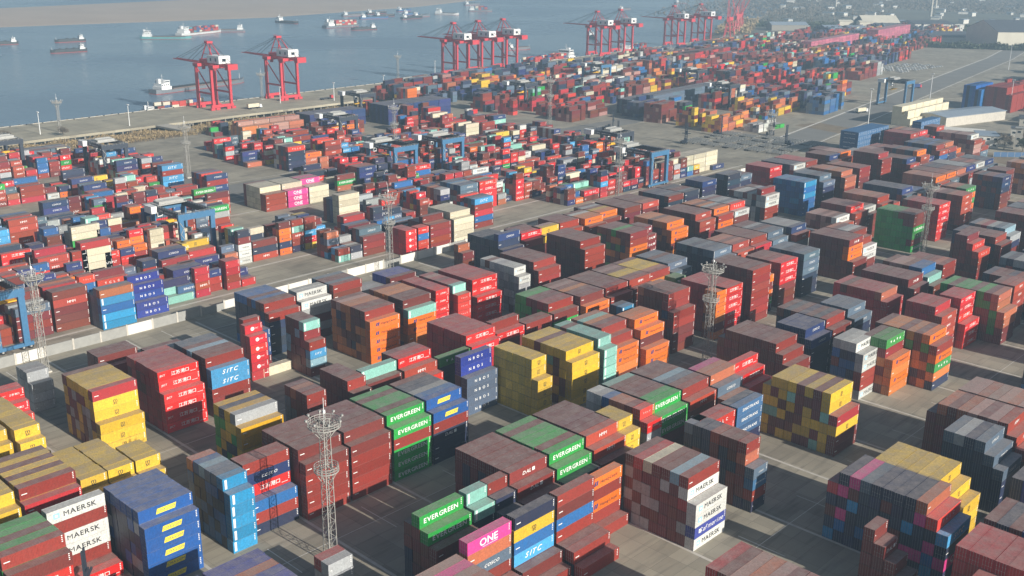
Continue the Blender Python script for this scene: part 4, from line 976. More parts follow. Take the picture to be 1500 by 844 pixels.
# ---- lattice light masts
def mast(x, y, h, label, low=True, w0=2.1):
    r = empty('light_mast', (x, y, 0), 0, label, 'light mast', 'lattice light masts')
    q = MB(); n = int(h / 2.0); zt = h - 1.5; w1 = w0 * 0.72
    def W_(z): return (w0 + (w1 - w0) * z / zt) / 2
    cs = [(-1, -1), (1, -1), (1, 1), (-1, 1)]
    for a, c in cs: q.bar((a * W_(0), c * W_(0), 0), (a * W_(zt), c * W_(zt), zt), 0.10)
    for k in range(n):
        z0_, z1_ = zt * k / n, zt * (k + 1) / n
        for i in range(4):
            a, c = cs[i], cs[(i + 1) % 4]; p0 = (a[0] * W_(z0_), a[1] * W_(z0_), z0_); p1 = (c[0] * W_(z1_), c[1] * W_(z1_), z1_)
            p2 = (c[0] * W_(z0_), c[1] * W_(z0_), z0_); p3 = (a[0] * W_(z1_), a[1] * W_(z1_), z1_)
            q.bar(*( (p0, p1) if (k + i) % 2 else (p2, p3)), 0.05); q.bar(p3, p1, 0.04)
    q.build('lattice_column', M_MAST, r)
    q = MB(); q.box(-1.6, 1.6, -1.6, 1.6, 0, 0.5); q.build('footing', M_PALE, r)
    def deck(name, z, R):
        # an open basket: rings, posts and radial bars
        q = MB()
        for rad, zz, th in ((R, z, 0.14), (R, z + 0.55, 0.07), (R, z + 1.1, 0.09), (R * 0.6, z, 0.1)): q.ring((0, 0, zz), rad, th, 18)
        for k in range(18):
            an = 2 * math.pi * k / 18; ca, sa = math.cos(an), math.sin(an)
            q.bar((ca * R, sa * R, z), (ca * R, sa * R, z + 1.1), 0.06); q.bar((ca * 0.9, sa * 0.9, z), (ca * R, sa * R, z), 0.07)
            if k % 3 == 0: q.bar((ca * R, sa * R, z), (ca * 0.9, sa * 0.9, z - 3.0), 0.09)
        return q.build(name, M_MAST, r)
    up = deck('upper_platform', h - 3.2, 3.4)
    if low: deck('lower_platform', h * 0.62, 2.6)
    q = MB()
    for k in range(8):
        an = 2 * math.pi * (k + 0.5) / 8; ca, sa = math.cos(an), math.sin(an)
        q.bar((ca * 3.3, sa * 3.3, h - 2.3), (ca * 3.9, sa * 3.9, h - 1.5), 0.09)
        q.box(ca * 3.8 - 0.22, ca * 3.8 + 0.22, sa * 3.8 - 0.22, sa * 3.8 + 0.22, h - 1.75, h - 1.35)
    q.build('floodlights', M_STEEL, up)
    q = MB(); q.bar((0, 0, h - 3), (0, 0, h + 3.0), 0.07); q.box(-0.25, 0.25, -0.25, 0.25, h - 0.4, h + 0.3); q.build('lightning_rod', M_WHT, r)
    q = MB()
    for z in range(int(h - 3)): q.bar((0.2, -0.3, z + 0.5), (0.2, 0.3, z + 0.5), 0.03)
    for s_ in (-0.3, 0.3): q.bar((0.2, s_, 0), (0.2, s_, h - 3), 0.05)
    q.build('ladder', M_MAST, r)
for a in [(-165.2, 116.6, 35.5, 'tall pale lattice light mast in the foreground beside dark red stacks'),
          (-173.2, 271.9, 34.0, 'lattice light mast before the bright red stack right of centre'),
          (-313.5, 118.1, 34.0, 'lattice light mast at the left edge beside the blue gantry crane'),
          (-318.0, 260.3, 34.5, 'slim lattice light mast standing by the white wall at centre'),
          (-178.0, 446.0, 33.0, 'lattice light mast by the green and red stacks at upper right'),
          (-329.1, 422.2, 36.0, 'lattice light mast next to the cream boxes behind the blue gantry crane'),
          (-540.0, 297.0, 32.0, 'lattice light mast by the bare slab at upper left'),
          (-520.7, 582.0, 36.0, 'lattice light mast before the far yard at top centre'),
          (-338.3, 585.2, 32.0, 'lattice light mast among the parked trailers'),
          (-505, 420, 34.0, 'lattice light mast behind the pair of blue gantry cranes'),
          (-628, 880, 34.0, 'distant lattice light mast in the middle of the far yard')]: mast(*a)
for a in [(-735, 309.4, 24, 'lattice mast on the quay at far left'), (-782, 505, 24, 'lattice mast on the quay left of the second red crane'), (-822, 690, 24, 'lattice mast on the quay left of the three red cranes')]: mast(*a, low=False, w0=1.8)

def pole(x, y, h, label, group):
    r = empty('lamp_pole', (x, y, 0.3 if x < -720 else 0), 0, label, 'lamp pole', group)
    q = MB(); q.bar((0, 0, 0), (0, 0, h), 0.34, 8, 0.18); q.build('pole', M_WHT, r)
    q = MB(); q.box(-1.2, 1.2, -0.2, 0.2, h - 0.1, h + 0.15)
    for a in (-1.1, -0.35, 0.35, 1.1): q.box(a - 0.25, a + 0.25, -0.45, 0.45, h + 0.15, h + 0.5)
    q.build('lamp_head', M_WHT, r)
for x, y, h, lab in [(-728.4, 357.5, 15, 'white lamp pole on the quay left of the first red crane'), (-736, 296, 15, 'leftmost white lamp pole on the quay'),
                     (-752, 503, 13, 'white lamp pole on the quay in front of the second red crane'), (-734, 545, 15, 'white lamp pole on the quay right of the second red crane'),
                     (-739.7, 604, 16, 'white lamp pole near the quay trees'), (-800, 720, 16, 'white lamp pole left of the three red cranes')]: pole(x, y, h, lab, 'white lamp poles on the quay')
for x, y, h, lab in [(-355.4, 756.2, 28, 'tall white pole behind the big blue stack'), (-352, 855.4, 32, 'tall white pole beside the cream stack'), (-309.9, 917.2, 26, 'tall white pole before the brick and blue stacks at right'),
                     (-330, 1010, 26, 'tall white pole behind the brick stacks at right'), (-430, 1250, 26, 'tall white pole at the far end of the access road')]: pole(x, y, h, lab, 'tall white poles on the apron')

# ---- ship-to-shore cranes
def sts(x, y, label, boom_up=False, s=1.0, col=None):
    """landside rail at x, near leg at y, boom towards the river (-X)"""
    r = empty('quay_crane', (x, y, 0.3), 0.03, label, 'quay crane', 'red ship to shore cranes'); m_ = col or M_RED
    G, Wd, h = 21.0, 16.5, 34.0
    for sx in (0, -G):
        for sy in (0, Wd): q = MB(); q.box(sx - 1.0, sx + 1.0, sy - 1.0, sy + 1.0, 3.0, h); q.build('leg', m_, r)
        q = MB(); q.box(sx - 0.9, sx + 0.9, -1.8, Wd + 1.8, 2.0, 4.2)
        for sy in (-2.5, 2, Wd - 4.5, Wd): q.box(sx - 1.0, sx + 1.0, sy, sy + 3.6, 0.1, 1.9)
        q.build('bogie_beam', m_, r)
        q = MB(); q.box(sx - 0.6, sx + 0.6, 0.5, Wd - 0.5, h - 1.6, h + 0.2); q.build('portal_beam', m_, r)
    for sy in (0, Wd):
        q = MB(); q.box(-G, 0, sy - 0.5, sy + 0.5, 12.2, 13.6); q.build('cross_beam', m_, r)
        q = MB(); q.bar((-G, sy, h - 1), (-1, sy, 14), 0.5); q.build('diagonal_brace', m_, r)
    c0 = Wd / 2
    q = MB()
    for sy in (c0 - 3, c0 + 3): q.box(-G - 2, 18, sy - 0.5, sy + 0.5, h + 0.2, h + 2.2)
    for k in range(8): q.box(-G + k * 5.4, -G + k * 5.4 + 0.5, c0 - 3, c0 + 3, h + 0.5, h + 1.5)
    q.box(14, 18.5, c0 - 4.5, c0 + 4.5, h - 1.5, h + 2.8); q.box(-G - 1, -11, c0 - 4.2, c0 + 4.2, h + 2.3, h + 4.6); q.box(-G - 3, -G + 4, -1.0, Wd + 1.0, h - 0.8, h + 1.6); q.box(-2, 5, -1.0, Wd + 1.0, h - 0.8, h + 1.6); q.build('girder', m_, r)
    q = MB(); bl = 42.0
    an = math.radians(78) if boom_up else 0
    def bp_(d): return (-G - 2 - d * math.cos(an), h + 1.2 + d * math.sin(an))
    for sy in (c0 - 2.6, c0 + 2.6):
        a, c = bp_(0), bp_(bl); q.bar((a[0], sy, a[1]), (c[0], c0 + (sy - c0) * 0.6, c[1] + 0.3), 0.75, 4, 0.45)
    for k in range(10):
        a, c = bp_(bl * k / 9), bp_(bl * min(1, (k + 1) / 9)); q.bar((a[0], c0 - 2.4, a[1]), (c[0], c0 + 2.4, c[1]), 0.14); q.bar((a[0], c0 - 2.4, a[1]), (a[0], c0 + 2.4, a[1]), 0.16)
    q.build('boom', m_, r)
    q = MB(); ap = (-G + 7.5, h + 18)
    for sy in (c0 - 4.6, c0 + 4.6):
        q.bar((-G, sy + (0.0), h), (ap[0], c0 + (sy - c0) * 0.35, ap[1]), 0.55, 4, 0.4); q.bar((2, sy, h + 1), (ap[0], c0 + (sy - c0) * 0.35, ap[1]), 0.5, 4, 0.35)
        q.bar((-G + 3.6, c0 + (sy - c0) * .75, h + 9), (-7, c0 + (sy - c0) * .75, h + 9), 0.25)
    q.box(ap[0] - 2.0, ap[0] + 2.0, c0 - 2.6, c0 + 2.6, ap[1] - 1.0, ap[1] + 0.6)
    for k in range(4): q.bar((ap[0] - 2 + k * 1.3, c0 - 2, ap[1]), (ap[0] - 2 + k * 1.3, c0 - 2, ap[1] + 1.8), 0.12)
    q.build('apex_frame', m_, r)
    q = MB()
    for sy in (c0 - 2.2, c0 + 2.2):
        for d_ in (20, 38) if not boom_up else (20,):
            a = bp_(d_); q.bar((ap[0], sy, ap[1]), (a[0], sy, a[1] + 0.6), 0.16)
        q.bar((ap[0], sy, ap[1]), (15, sy, h + 2.5), 0.16)
    q.build('stay', M_BLACK, r)
    q = MB(); q.box(-9, 7.5, c0 - 5.2, c0 + 5.2, h + 2.6, h + 8.2); q.box(-8.5, 7, c0 - 4.8, c0 + 4.8, h + 8.2, h + 8.5); mr_ = q.build('machine_house', M_WHT, r)
    q = MB()
    for xk in (-4, 3): q.box(xk - 0.9, xk + 0.9, c0 - 5.26, c0 - 5.18, h + 4.2, h + 6.6)
    q.box(7.48, 7.56, c0 - 2, c0 + 1.2, h + 4.2, h + 6.4); q.build('house_window', M_GLASS, mr_)
    q = MB(); q.box(-G - 9, -G - 4, c0 - 2, c0 + 2, h - 2.0, h - 0.6); q.box(-G - 8.6, -G - 6.4, c0 + 2.2, c0 + 4.2, h - 4.6, h - 2.0); q.build('trolley_cab', m_, r)
    q = MB(); z = 4
    while z < h - 3: q.bar((1.2, Wd - 1.4, z), (1.2, Wd + 1.2, z + 2.2), 0.12); q.bar((1.2, Wd + 1.2, z + 2.2), (1.2, Wd - 1.4, z + 4.0), 0.12); z += 4
    q.build('stairway', m_, r)
    return r
for a in [(-753, 441, 'red quay crane with white machine house, first from the left'), (-762, 512, 'red quay crane with white machine house, second from the left'),
          (-791, 742, 'red quay crane, nearest of the group of three with long booms'), (-797, 783, 'red quay crane in the middle of the group of three'), (-801, 824, 'red quay crane, farthest of the group of three'),
          (-828, 1016, 'red quay crane behind the moored container ship, nearer of that pair'), (-833, 1068, 'red quay crane behind the moored container ship, farther of that pair'),
          (-846, 1200, 'red quay crane, nearer of the last hazy pair'), (-852, 1272, 'red quay crane, farther of the last hazy pair')]: sts(*a)
# slewing jib cranes at the far berth
def jib(x, y, rz, label):
    r = empty('jib_crane', (x, y, 0.2), rz, label, 'jib crane', 'red jib cranes at the far berth')
    q = MB()
    for a, c in ((-5, -5), (5, -5), (5, 5), (-5, 5)): q.bar((a, c, 0), (a * 0.35, c * 0.35, 22), 0.8, 4, 0.6)
    for z, k in ((8, 0.76), (15, 0.55)): 
        for a, c in (((-5, -5), (5, -5)), ((5, -5), (5, 5)), ((5, 5), (-5, 5)), ((-5, 5), (-5, -5))): q.bar((a[0] * k, a[1] * k, z), (c[0] * k, c[1] * k, z), 0.3)
    q.build('portal', M_RED, r)
    q = MB(); q.box(-6, 3, -2.5, 2.5, 22, 27); q.build('slewing_house', M_RED, r)
    q = MB()
    for s_ in (-1.4, 1.4): q.bar((2, s_, 25), (21, 0.3 * s_, 58), 0.45, 4, 0.25); q.bar((-3, s_, 27), (-1, 0, 42), 0.4)
    for k in range(9): q.bar((2 + 19 * k / 9, -1.2, 25 + 33 * k / 9), (2 + 19 * (k + 1) / 9, 1.2, 25 + 33 * (k + 1) / 9), 0.15)
    q.bar((-1, 0, 42), (21, 0, 58), 0.15); q.build('jib', M_RED, r)
for x, y, rz, lab in [(-890, 1390, 2.2, 'red jib crane at the far berth, nearest of the cluster'), (-905, 1420, 1.4, 'red jib crane in the middle of the far cluster'), (-915, 1452, 2.6, 'red jib crane right of the middle of the far cluster'),
                      (-940, 1500, 1.0, 'red jib crane with steep jib at the far berth'), (-965, 1545, 1.9, 'red jib crane farthest along the far berth')]: jib(x, y, rz, lab)

# ---- ships.  p(a) along the hull, bow at +
M_HULL = {k: flat_mat('hull_' + k, c, 0.5, 0, 0.1, 0.1) for k, c in dict(red=(0.42, 0.06, 0.05), teal=(0.10, 0.30, 0.30), dark=(0.035, 0.045, 0.05), grey=(0.16, 0.18, 0.20), white=(0.6, 0.6, 0.58), blue=(0.04, 0.12, 0.25)).items()}
M_DECKR = flat_mat('ship_deck', (0.17, 0.12, 0.10), 0.8); M_HOLD = flat_mat('hold', (0.04, 0.045, 0.05), 0.9)
def ship(p0, p1, wd, hull, cargo, label, stern_first=True, boot='red', name='cargo_ship', fb=3.2):
    """p0 the stern, p1 the bow (world x, y)"""
    dx, dy = p1[0] - p0[0], p1[1] - p0[1]; L = math.hypot(dx, dy); rz = math.atan2(dy, dx)
    r = empty(name, (p0[0], p0[1], -7), rz, label, 'barge' if name == 'barge' else 'ship', 'vessels on the river')
    st = [(0, .72, 1.35), (.04, .95, 1.2), (.15, 1, 1.0), (.8, 1, 1.0), (.9, .8, 1.12), (.96, .45, 1.3), (1.0, .05, 1.55)]
    def shell(zb, zt, nm, mat, k0, k1):
        q = MB(); vs = []; n_ = len(st)
        for a, wf, sh in st:
            w2 = wd / 2 * wf
            for s_ in (-1, 1): vs += [(a * L, s_ * w2 * k0, zb), (a * L, s_ * w2 * k1, zt * (sh if nm == 'hull' else 1))]
        fs = []
        for i in range(n_ - 1):
            a = 4 * i; c = 4 * (i + 1); fs += [(a, c, c + 1, a + 1), (a + 3, c + 3, c + 2, a + 2), (a + 1, c + 1, c + 3, a + 3)]
        fs += [(0, 1, 3, 2)]; q.add(vs, fs); return q.build(nm, mat, r)
    shell(-1.5, 0.55, 'boot_stripe', M_HULL[boot], 0.8, 0.97); shell(0.5, fb, 'hull', M_HULL[hull], 0.97, 1.0)
    sc = wd / 14
    q = MB(); a0 = L * 0.05; q.box(a0, a0 + 11 * sc, -wd * .42, wd * .42, fb + .2, fb + 3.0 * sc); q.box(a0 + 1, a0 + 10 * sc, -wd * .36, wd * .36, fb + 3 * sc, fb + 5.6 * sc)
    q.box(a0 + 3 * sc, a0 + 9.5 * sc, -wd * .40, wd * .40, fb + 5.6 * sc, fb + 8.2 * sc); q.box(a0 + 1, a0 + 3.4 * sc, -1.4 * sc, 1.4 * sc, fb + 5.6 * sc, fb + 9.5 * sc)
    dh = q.build('deckhouse', M_WHT, r)
    q = MB(); q.box(a0 + 9.5 * sc, a0 + 9.5 * sc + .06, -wd * .34, wd * .34, fb + 6.6 * sc, fb + 7.6 * sc)
    for s_ in (-1, 1):
        q.box(a0 + 3.4 * sc, a0 + 9 * sc, s_ * wd * .401 - .03, s_ * wd * .401 + .03, fb + 6.6 * sc, fb + 7.5 * sc)
        for j in range(4): q.box(a0 + (1.4 + j * 2.2) * sc, a0 + (2.4 + j * 2.2) * sc, s_ * wd * .361 - .03, s_ * wd * .361 + .03, fb + 3.8 * sc, fb + 4.7 * sc)
    q.build('window_band', M_GLASS, dh)
    q = MB(); q.bar((a0 + 6 * sc, 0, fb + 8 * sc), (a0 + 6 * sc, 0, fb + 13 * sc), 0.2, 4); q.bar((a0 + 6 * sc, -2 * sc, fb + 11 * sc), (a0 + 6 * sc, 2 * sc, fb + 11 * sc), 0.12)
    q.bar((L * .95, 0, fb), (L * .95, 0, fb + 6 * sc), 0.18); q.build('mast', M_WHT, r)
    h0, h1 = a0 + 13 * sc, L * 0.88
    q = MB(); q.box(h0, h1, -wd * .40, wd * .40, fb - .1, fb + .9); q.build('hatch_coaming', M_DECKR if cargo != 'sand' else M_HULL[hull], r)
    if cargo == 'boxes':
        rr = random.Random(int(L * 10)); a = h0 + 0.4; cm = MB(); mats = [bpy.data.materials['ship_box_%d' % i] for i in range(5)]
        while a + 6.2 < h1:
            for s_ in range(int(wd * .8 / 2.5)):
                for t in range(rr.choice([1, 2, 3, 3])): cm.box(a, a + 6.0, -wd * .4 + s_ * 2.5, -wd * .4 + s_ * 2.5 + 2.4, fb + .95 + 2.6 * t, fb + 3.5 + 2.6 * t, rr.choice([0, 0, 0, 1, 2, 3, 4]))
            a += 6.4
        tag(cm.build('deck_cargo', mats, r), kind='stuff')
    elif cargo in ('hold', 'sand'):
        q = MB(); q.box(h0 + .8, h1 - .8, -wd * .36, wd * .36, fb + .9, fb + 1.0 if cargo == 'hold' else fb + 1.1)
        if cargo == 'sand':
            for j in range(int((h1 - h0) / 9)): q.bar((h0 + 5 + j * 9, 0, fb + .9), (h0 + 5 + j * 9, 0, fb + 2.6), wd * .34, 8, 0.4)
        q.build('hold_load', M_HOLD, r)
    elif cargo == 'cranes':
        q = MB()
        for j in range(3): xx = h0 + (h1 - h0) * (j + .5) / 3; q.box(xx - 3, xx + 3, -wd * .36, wd * .36, fb + .9, fb + 5); q.bar((xx, 0, fb + 5), (xx + 8, 0, fb + 11), .5)
        q.build('deck_gear', M_RED, r)
for i, c in enumerate([(0.45, 0.05, 0.04), (0.55, 0.5, 0.4), (0.04, 0.08, 0.2), (0.2, 0.04, 0.03), (0.05, 0.25, 0.3)]): flat_mat('ship_box_%d' % i, c, 0.6, 0, 0.1)
for a in [((-1478, 756), (-1433, 812), 15, 'teal', 'hold', 'teal ship with white bridge on the open river at upper left'),
          ((-1488, 822), (-1522, 915), 17, 'white', 'boxes', 'pale ship carrying red boxes mid river'),
          ((-1500, 945), (-1530, 900), 12, 'grey', 'hold', 'small white bridged ship right of the pale ship with red boxes'),
          ((-1494, 680), (-1497, 638), 9, 'dark', 'sand', 'dark laden barge, farther of the two near the left shore'),
          ((-1353, 616), (-1354, 570), 9, 'dark', 'sand', 'dark laden barge, nearer of the two near the left shore'),
          ((-1507, 592), (-1515, 550), 9, 'dark', 'sand', 'dark barge at the left edge of the picture'),
          ((-922, 478), (-945, 590), 15, 'grey', 'hold', 'long open hold ship with grey hull passing the first red crane'),
          ((-1480, 1085), (-1483, 1160), 17, 'grey', 'boxes', 'grey hulled ship loaded with red containers at top'),
          ((-1644, 1102), (-1590, 1110), 12, 'dark', 'hold', 'dark low ship left of the grey container ship'),
          ((-1405, 1135), (-1417, 1092), 10, 'dark', 'sand', 'dark barge with white bridge right of the grey container ship'),
          ((-1642, 1480), (-1597, 1504), 14, 'white', 'hold', 'white ship in the far channel at top centre'),
          ((-1673, 1603), (-1640, 1642), 13, 'grey', 'boxes', 'small container ship in the far channel'),
          ((-860, 1000), (-838, 880), 20, 'grey', 'boxes', 'container ship with tall white bridge moored between the crane groups'),
          ((-850, 1085), (-885, 1180), 18, 'dark', 'boxes', 'dark hulled ship moored under the pair of cranes'),
          ((-775 - 18, 398), (-768 - 26, 470), 11, 'red', 'boxes', 'small ship with low white bridge moored beside the first red crane'),
          ((-1074, 1292), (-1040, 1262), 9, 'dark', 'sand', 'dark barge beyond the moored container ship'),
          ((-1180, 1240), (-1155, 1215), 9, 'dark', 'hold', 'little dark vessel left of the hazy crane pair'),
          ((-1010, 1040), (-1000, 1075), 8, 'grey', 'hold', 'little vessel right of the three red cranes')]: ship(*a)
rr = random.Random(11)
for j, (px, py) in enumerate([(-1700, 1290), (-1650, 1330), (-1725, 1370), (-1660, 1410), (-1600, 1385), (-1570, 1330), (-1620, 1270), (-1760, 1480), (-1850, 1760), (-1500, 1900), (-1380, 2030), (-1600, 2250), (-1300, 1850)]):
    an = rr.uniform(1.3, 1.9); Ls = rr.uniform(38, 62)
    lab = ['barge lying at anchor in the far fleet', 'barge lying at anchor in the far fleet'][0]
    ship((px, py), (px + Ls * math.cos(an), py + Ls * math.sin(an)), 10, rr.choice(['dark', 'grey', 'blue']), rr.choice(['sand', 'hold']), 'low dark river barge at anchor in the hazy far fleet', name='barge')
    C.objects
for o in C.objects:
    if o.get('label') == 'low dark river barge at anchor in the hazy far fleet': o['group'] = 'river barges anchored far off'

# ------------------------------------------------------------------ stacks and sheds at the upper right
def rot_stack(xc, y, n, tiers, L, paint, label, endp=None):
    """boxes lying across the yard (long axis along X); the corner nearest the camera at xc, y"""
    col, words, kind, lw = TYPES[paint]
    r = empty('container_stack', (xc, y, 0), 0, label, 'container stack', 'blocks of boxes beyond the near yard')
    rr = random.Random(int(y)); q = MB(); lt = MB()
    for j in range(n):
        for t in range(tiers): q.box(-L, 0, j * 2.5, j * 2.5 + 2.43, t * TIER, t * TIER + TIER - 0.05)
    for t in range(tiers):
        for _, vs, fs in lettering('sino', L)[4:5]: lt.add([(-L / 2 + a, -0.01, (t + .5) * TIER + c) for a, c in vs], fs)
        for j in range(n):
            for a in (-.55, .3): lt.box(0.004, 0.02, j * 2.5 + 1.2 + a, j * 2.5 + 1.3 + a, t * TIER + .3, t * TIER + 2.5)
    tag(q.build('container', flat_mat('paint_' + paint, col, 0.5, 0, 0.12, 0.3), r), kind='stuff'); tag(lt.build('lettering', letter_mat(WHITE), r), kind='stuff')
rot_stack(-301, 629, 17, 6, 12.19, 'N', 'big block of steel blue boxes seen end on behind the maroon stacks')
rot_stack(-284, 682, 12, 7, 6.06, 'N', 'narrow block of steel blue boxes right of the bigger blue block')
def wall_stack(name, x, y, rows, label, paints, L=12.19):
    r = empty(name, (x, y, 0), 0, label, 'container stack', 'blocks of boxes beyond the near yard')
    for p in sorted(set(paints)):
        q = MB()
        for (c, j, h) in rows:
            if paints[(c) % len(paints)] == p:
                for t in range(h): q.box(-PITCH * c - 2.43, -PITCH * c, j * 12.6, j * 12.6 + L, t * TIER, t * TIER + TIER - 0.05)
        if q.v: tag(q.build('container', flat_mat('paint_' + p, TYPES[p][0], 0.55, 0, 0.15, 0.3), r), kind='stuff')
wall_stack('container_stack', -333.5, 780, [(0, j, 2) for j in range(6)] + [(1, j, 4) for j in range(6)] + [(2, j, 3) for j in range(6)] + [(3, j, 5) for j in range(6)] + [(4, j, 5) for j in range(5)] + [(5, j, 5) for j in range(5)], 'long cream block of boxes stepped towards the sheds', 'c')
wall_stack('container_stack', -307, 911, [(c, j, 7 if c > 1 else 5) for c in range(9) for j in range(3)], 'tall brick coloured block of boxes by the far road', 'rmrr')
wall_stack('container_stack', -330, 905, [(c, j, 7 if c > 1 else 6) for c in range(6) for j in range(3)], 'tall blue block of boxes left of the brick block', 'ukb')
for i, (x, y, pa, lab) in enumerate([(-205, 850, 'kmra', 'dark block at the right edge below the brick blocks'), (-235, 870, 'rmk', 'low maroon block before the right edge of the apron'), (-400, 1330, 'mrk', 'faint block at the far end beside the road'), (-330, 1290, 'rmm', 'faint brick block near the evergreen belt'), (-325, 985, 'rmrkr', 'mixed brick block behind the tall brick and blue blocks'), (-335, 1060, 'mrkrr', 'maroon block on the far apron at right'), (-350, 1140, 'rrmkm', 'hazy brick block farther up the apron'),
                              (-255, 930, 'mkrm', 'maroon block at the right edge of the far apron'), (-262, 1010, 'mrmk', 'dark block behind the right edge block'), (-275, 1100, 'rmkm', 'hazy maroon block at the far right edge'), (-300, 1190, 'rmm', 'farthest maroon block at right'), (-365, 1230, 'rkm', 'farthest brick block beside the road')]):
    rr = random.Random(i); wall_stack('container_stack', x, y, [(c, j, rr.choice([3, 4, 5, 6])) for c in range(8) for j in range(4)], lab, pa)

M_ROOFB = flat_mat('roof_blue_grey', (0.34, 0.40, 0.46), 0.4, 0.2, 0.08, 0.2); M_ROOFD = flat_mat('roof_dark', (0.075, 0.085, 0.105), 0.7, 0, 0.1, 0.05)
M_ROOFC = flat_mat('roof_cream', (0.62, 0.58, 0.47), 0.6, 0, 0.08, 0.1); M_BLUEW = flat_mat('blue_sheet', (0.06, 0.14, 0.28), 0.5, 0, 0.1)
def building(name, x, y, rz, Lx, Ly, h, rise, wm, rm, label, wins=0, door=True, group=None, floors=1):
    """Lx across, Ly deep, gable ridge along X"""
    r = empty(name, (x, y, 0), rz, label, 'building', group)
    q = MB(); q.box(-Lx / 2, Lx / 2, -Ly / 2, Ly / 2, 0, h)
    if rise: q.add([(s * Lx / 2, a, z) for s in (-1, 1) for a, z in ((-Ly / 2, h), (Ly / 2, h), (0, h + rise - .05))], [(0, 1, 2), (3, 5, 4), (0, 2, 5, 3), (1, 4, 5, 2)])
    q.build('wall', wm, r)
    q = MB(); e = 0.6
    if rise:
        for s in (-1, 1): q.add([(-Lx / 2 - e, s * (Ly / 2 + e), h - e * rise / Ly * 2 + .05), (Lx / 2 + e, s * (Ly / 2 + e), h - e * rise / Ly * 2 + .05), (Lx / 2 + e, 0, h + rise + .05), (-Lx / 2 - e, 0, h + rise + .05),
                                   (-Lx / 2 - e, s * (Ly / 2 + e), h + .35 - e * rise / Ly * 2), (Lx / 2 + e, s * (Ly / 2 + e), h + .35 - e * rise / Ly * 2), (Lx / 2 + e, 0, h + rise + .35), (-Lx / 2 - e, 0, h + rise + .35)],
                                  [(0, 3, 2, 1), (4, 5, 6, 7), (0, 1, 5, 4), (1, 2, 6, 5), (3, 0, 4, 7)])
    else: q.box(-Lx / 2 - e, Lx / 2 + e, -Ly / 2 - e, Ly / 2 + e, h + .01, h + .5)
    q.build('roof', rm, r)
    for k in range(wins):
        for fl in range(floors):
            xx = -Lx / 2 + Lx * (k + .5) / wins; w2 = min(1.1, Lx / wins * .3); zz = h * (fl + .5) / floors
            q = MB(); q.box(xx - w2, xx + w2, -Ly / 2 - .06, -Ly / 2 + .02, zz - .8, zz + .9); f = q.build('window', M_WHT, r)
            q = MB(); q.box(xx - w2 + .12, xx + w2 - .12, -Ly / 2 - .09, -Ly / 2 - .05, zz - .68, zz + .78); q.build('pane', M_GLASS, f)
    if door:
        q = MB(); q.box(Lx / 2 - .02, Lx / 2 + .06, -min(3, Ly / 5), min(3, Ly / 5), 0, min(4.5, h * .7)); q.build('door', M_GREYW, r)
    return r
building('shed', -291, 753, 0.35, 42, 13, 6.5, 0, M_PALE, M_WHITEW, 'long open fronted shed with pale flat roof in front of the blue roofed hall', 6)
building('shed', -318, 838, 1.33, 74, 26, 7, 1.5, M_PALE, M_ROOFB, 'hall with a wide blue grey roof behind the pale shed', 0)
building('house', -263, 742, 0.5, 13, 20, 8, 0, M_WHITEW, M_ROOFB, 'white two storey house with grey flat roof at the right', 3, floors=2)
building('hut', -279, 728, 0.3, 14, 7, 3.2, 1.2, M_BLUEW, M_ROOFB, 'low blue hut left of the white house', 3)
building('house', -254, 800, 0.3, 24, 9, 6, 0, M_WHITEW, M_ROOFD, 'low white block behind the bare trees at right', 6)
building('shed', -262, 860, 0.35, 38, 16, 6, 1.5, M_PALE, M_ROOFD, 'dark roofed shed at the right edge', 5)
building('tower', -243, 745, 0.3, 4.5, 4.5, 14, 0, M_PALE, M_GREYW, 'slim pale tower among the bare trees at right', 1, floors=3)
building('hut', -232, 775, 0.3, 14, 9, 4, 1.2, M_WHITEW, M_ROOFB, 'small blue roofed hut at the right edge', 2)
f = empty('fence', (-243, 703, 0), 0.75, 'blue sheet metal fence at the right edge before the bare trees', 'fence')
for k in range(9):
    q = MB(); q.box(k * 4.5, k * 4.5 + 4.4, -.05, .05, .1, 3.2); q.build('panel', M_BLUEW, f); q = MB(); q.box(k * 4.5 - .1, k * 4.5 + .1, -.12, .12, 0, 3.5); q.build('post', M_STEEL, f)
RV = math.atan2(R_.y, R_.x)
for x, y, Lx, Ly, h, ri, wm, rm, lab, wn in [
    (-742, 1752, 66, 60, 13, 4, M_WHITEW, M_ROOFD, 'white fronted warehouse with dark roof, middle distance', 3),
    (-722, 1768, 66, 14, 11, 0, M_WHITEW, M_WHITEW, 'low white office block with dark windows before the trees', 8),
    (-545, 1575, 86, 90, 22, 13, M_ROOFC, M_ROOFD, 'huge hall with cream front and dark gabled roof at far right', 0),
    (-640, 1600, 82, 60, 7, 6, M_WHITEW, M_ROOFD, 'long low warehouse with dark roof and white front wall', 0),
    (-804, 1700, 60, 44, 14, 10, M_ROOFD, M_ROOFC, 'warehouse with broad cream roof at far centre right', 0),
    (-808, 1550, 26, 70, 10, 5, M_ROOFD, M_ROOFB, 'blue grey roofed hall behind the pink boxes, left one', 0),
    (-778, 1570, 26, 70, 10, 5, M_ROOFD, M_ROOFB, 'blue grey roofed hall behind the pink boxes, right one', 0),
    (-830, 1640, 22, 14, 16, 2, M_ROOFC, M_ROOFC, 'small cream building behind the left blue grey hall', 0),
    (-800, 1650, 22, 14, 16, 2, M_ROOFC, M_ROOFC, 'small cream building behind the right blue grey hall', 0),
    (-905, 1590, 60, 30, 9, 4, M_PILE, M_ROOFB, 'pale hall near the far jib cranes', 0)]:
    building('warehouse', x, y, RV + 0.06, Lx, Ly, h, ri, wm, rm, lab, wn, door=False)
rr = random.Random(21)
q0 = None
hl = ['tiny pale house in the hazy plain beyond the warehouses']
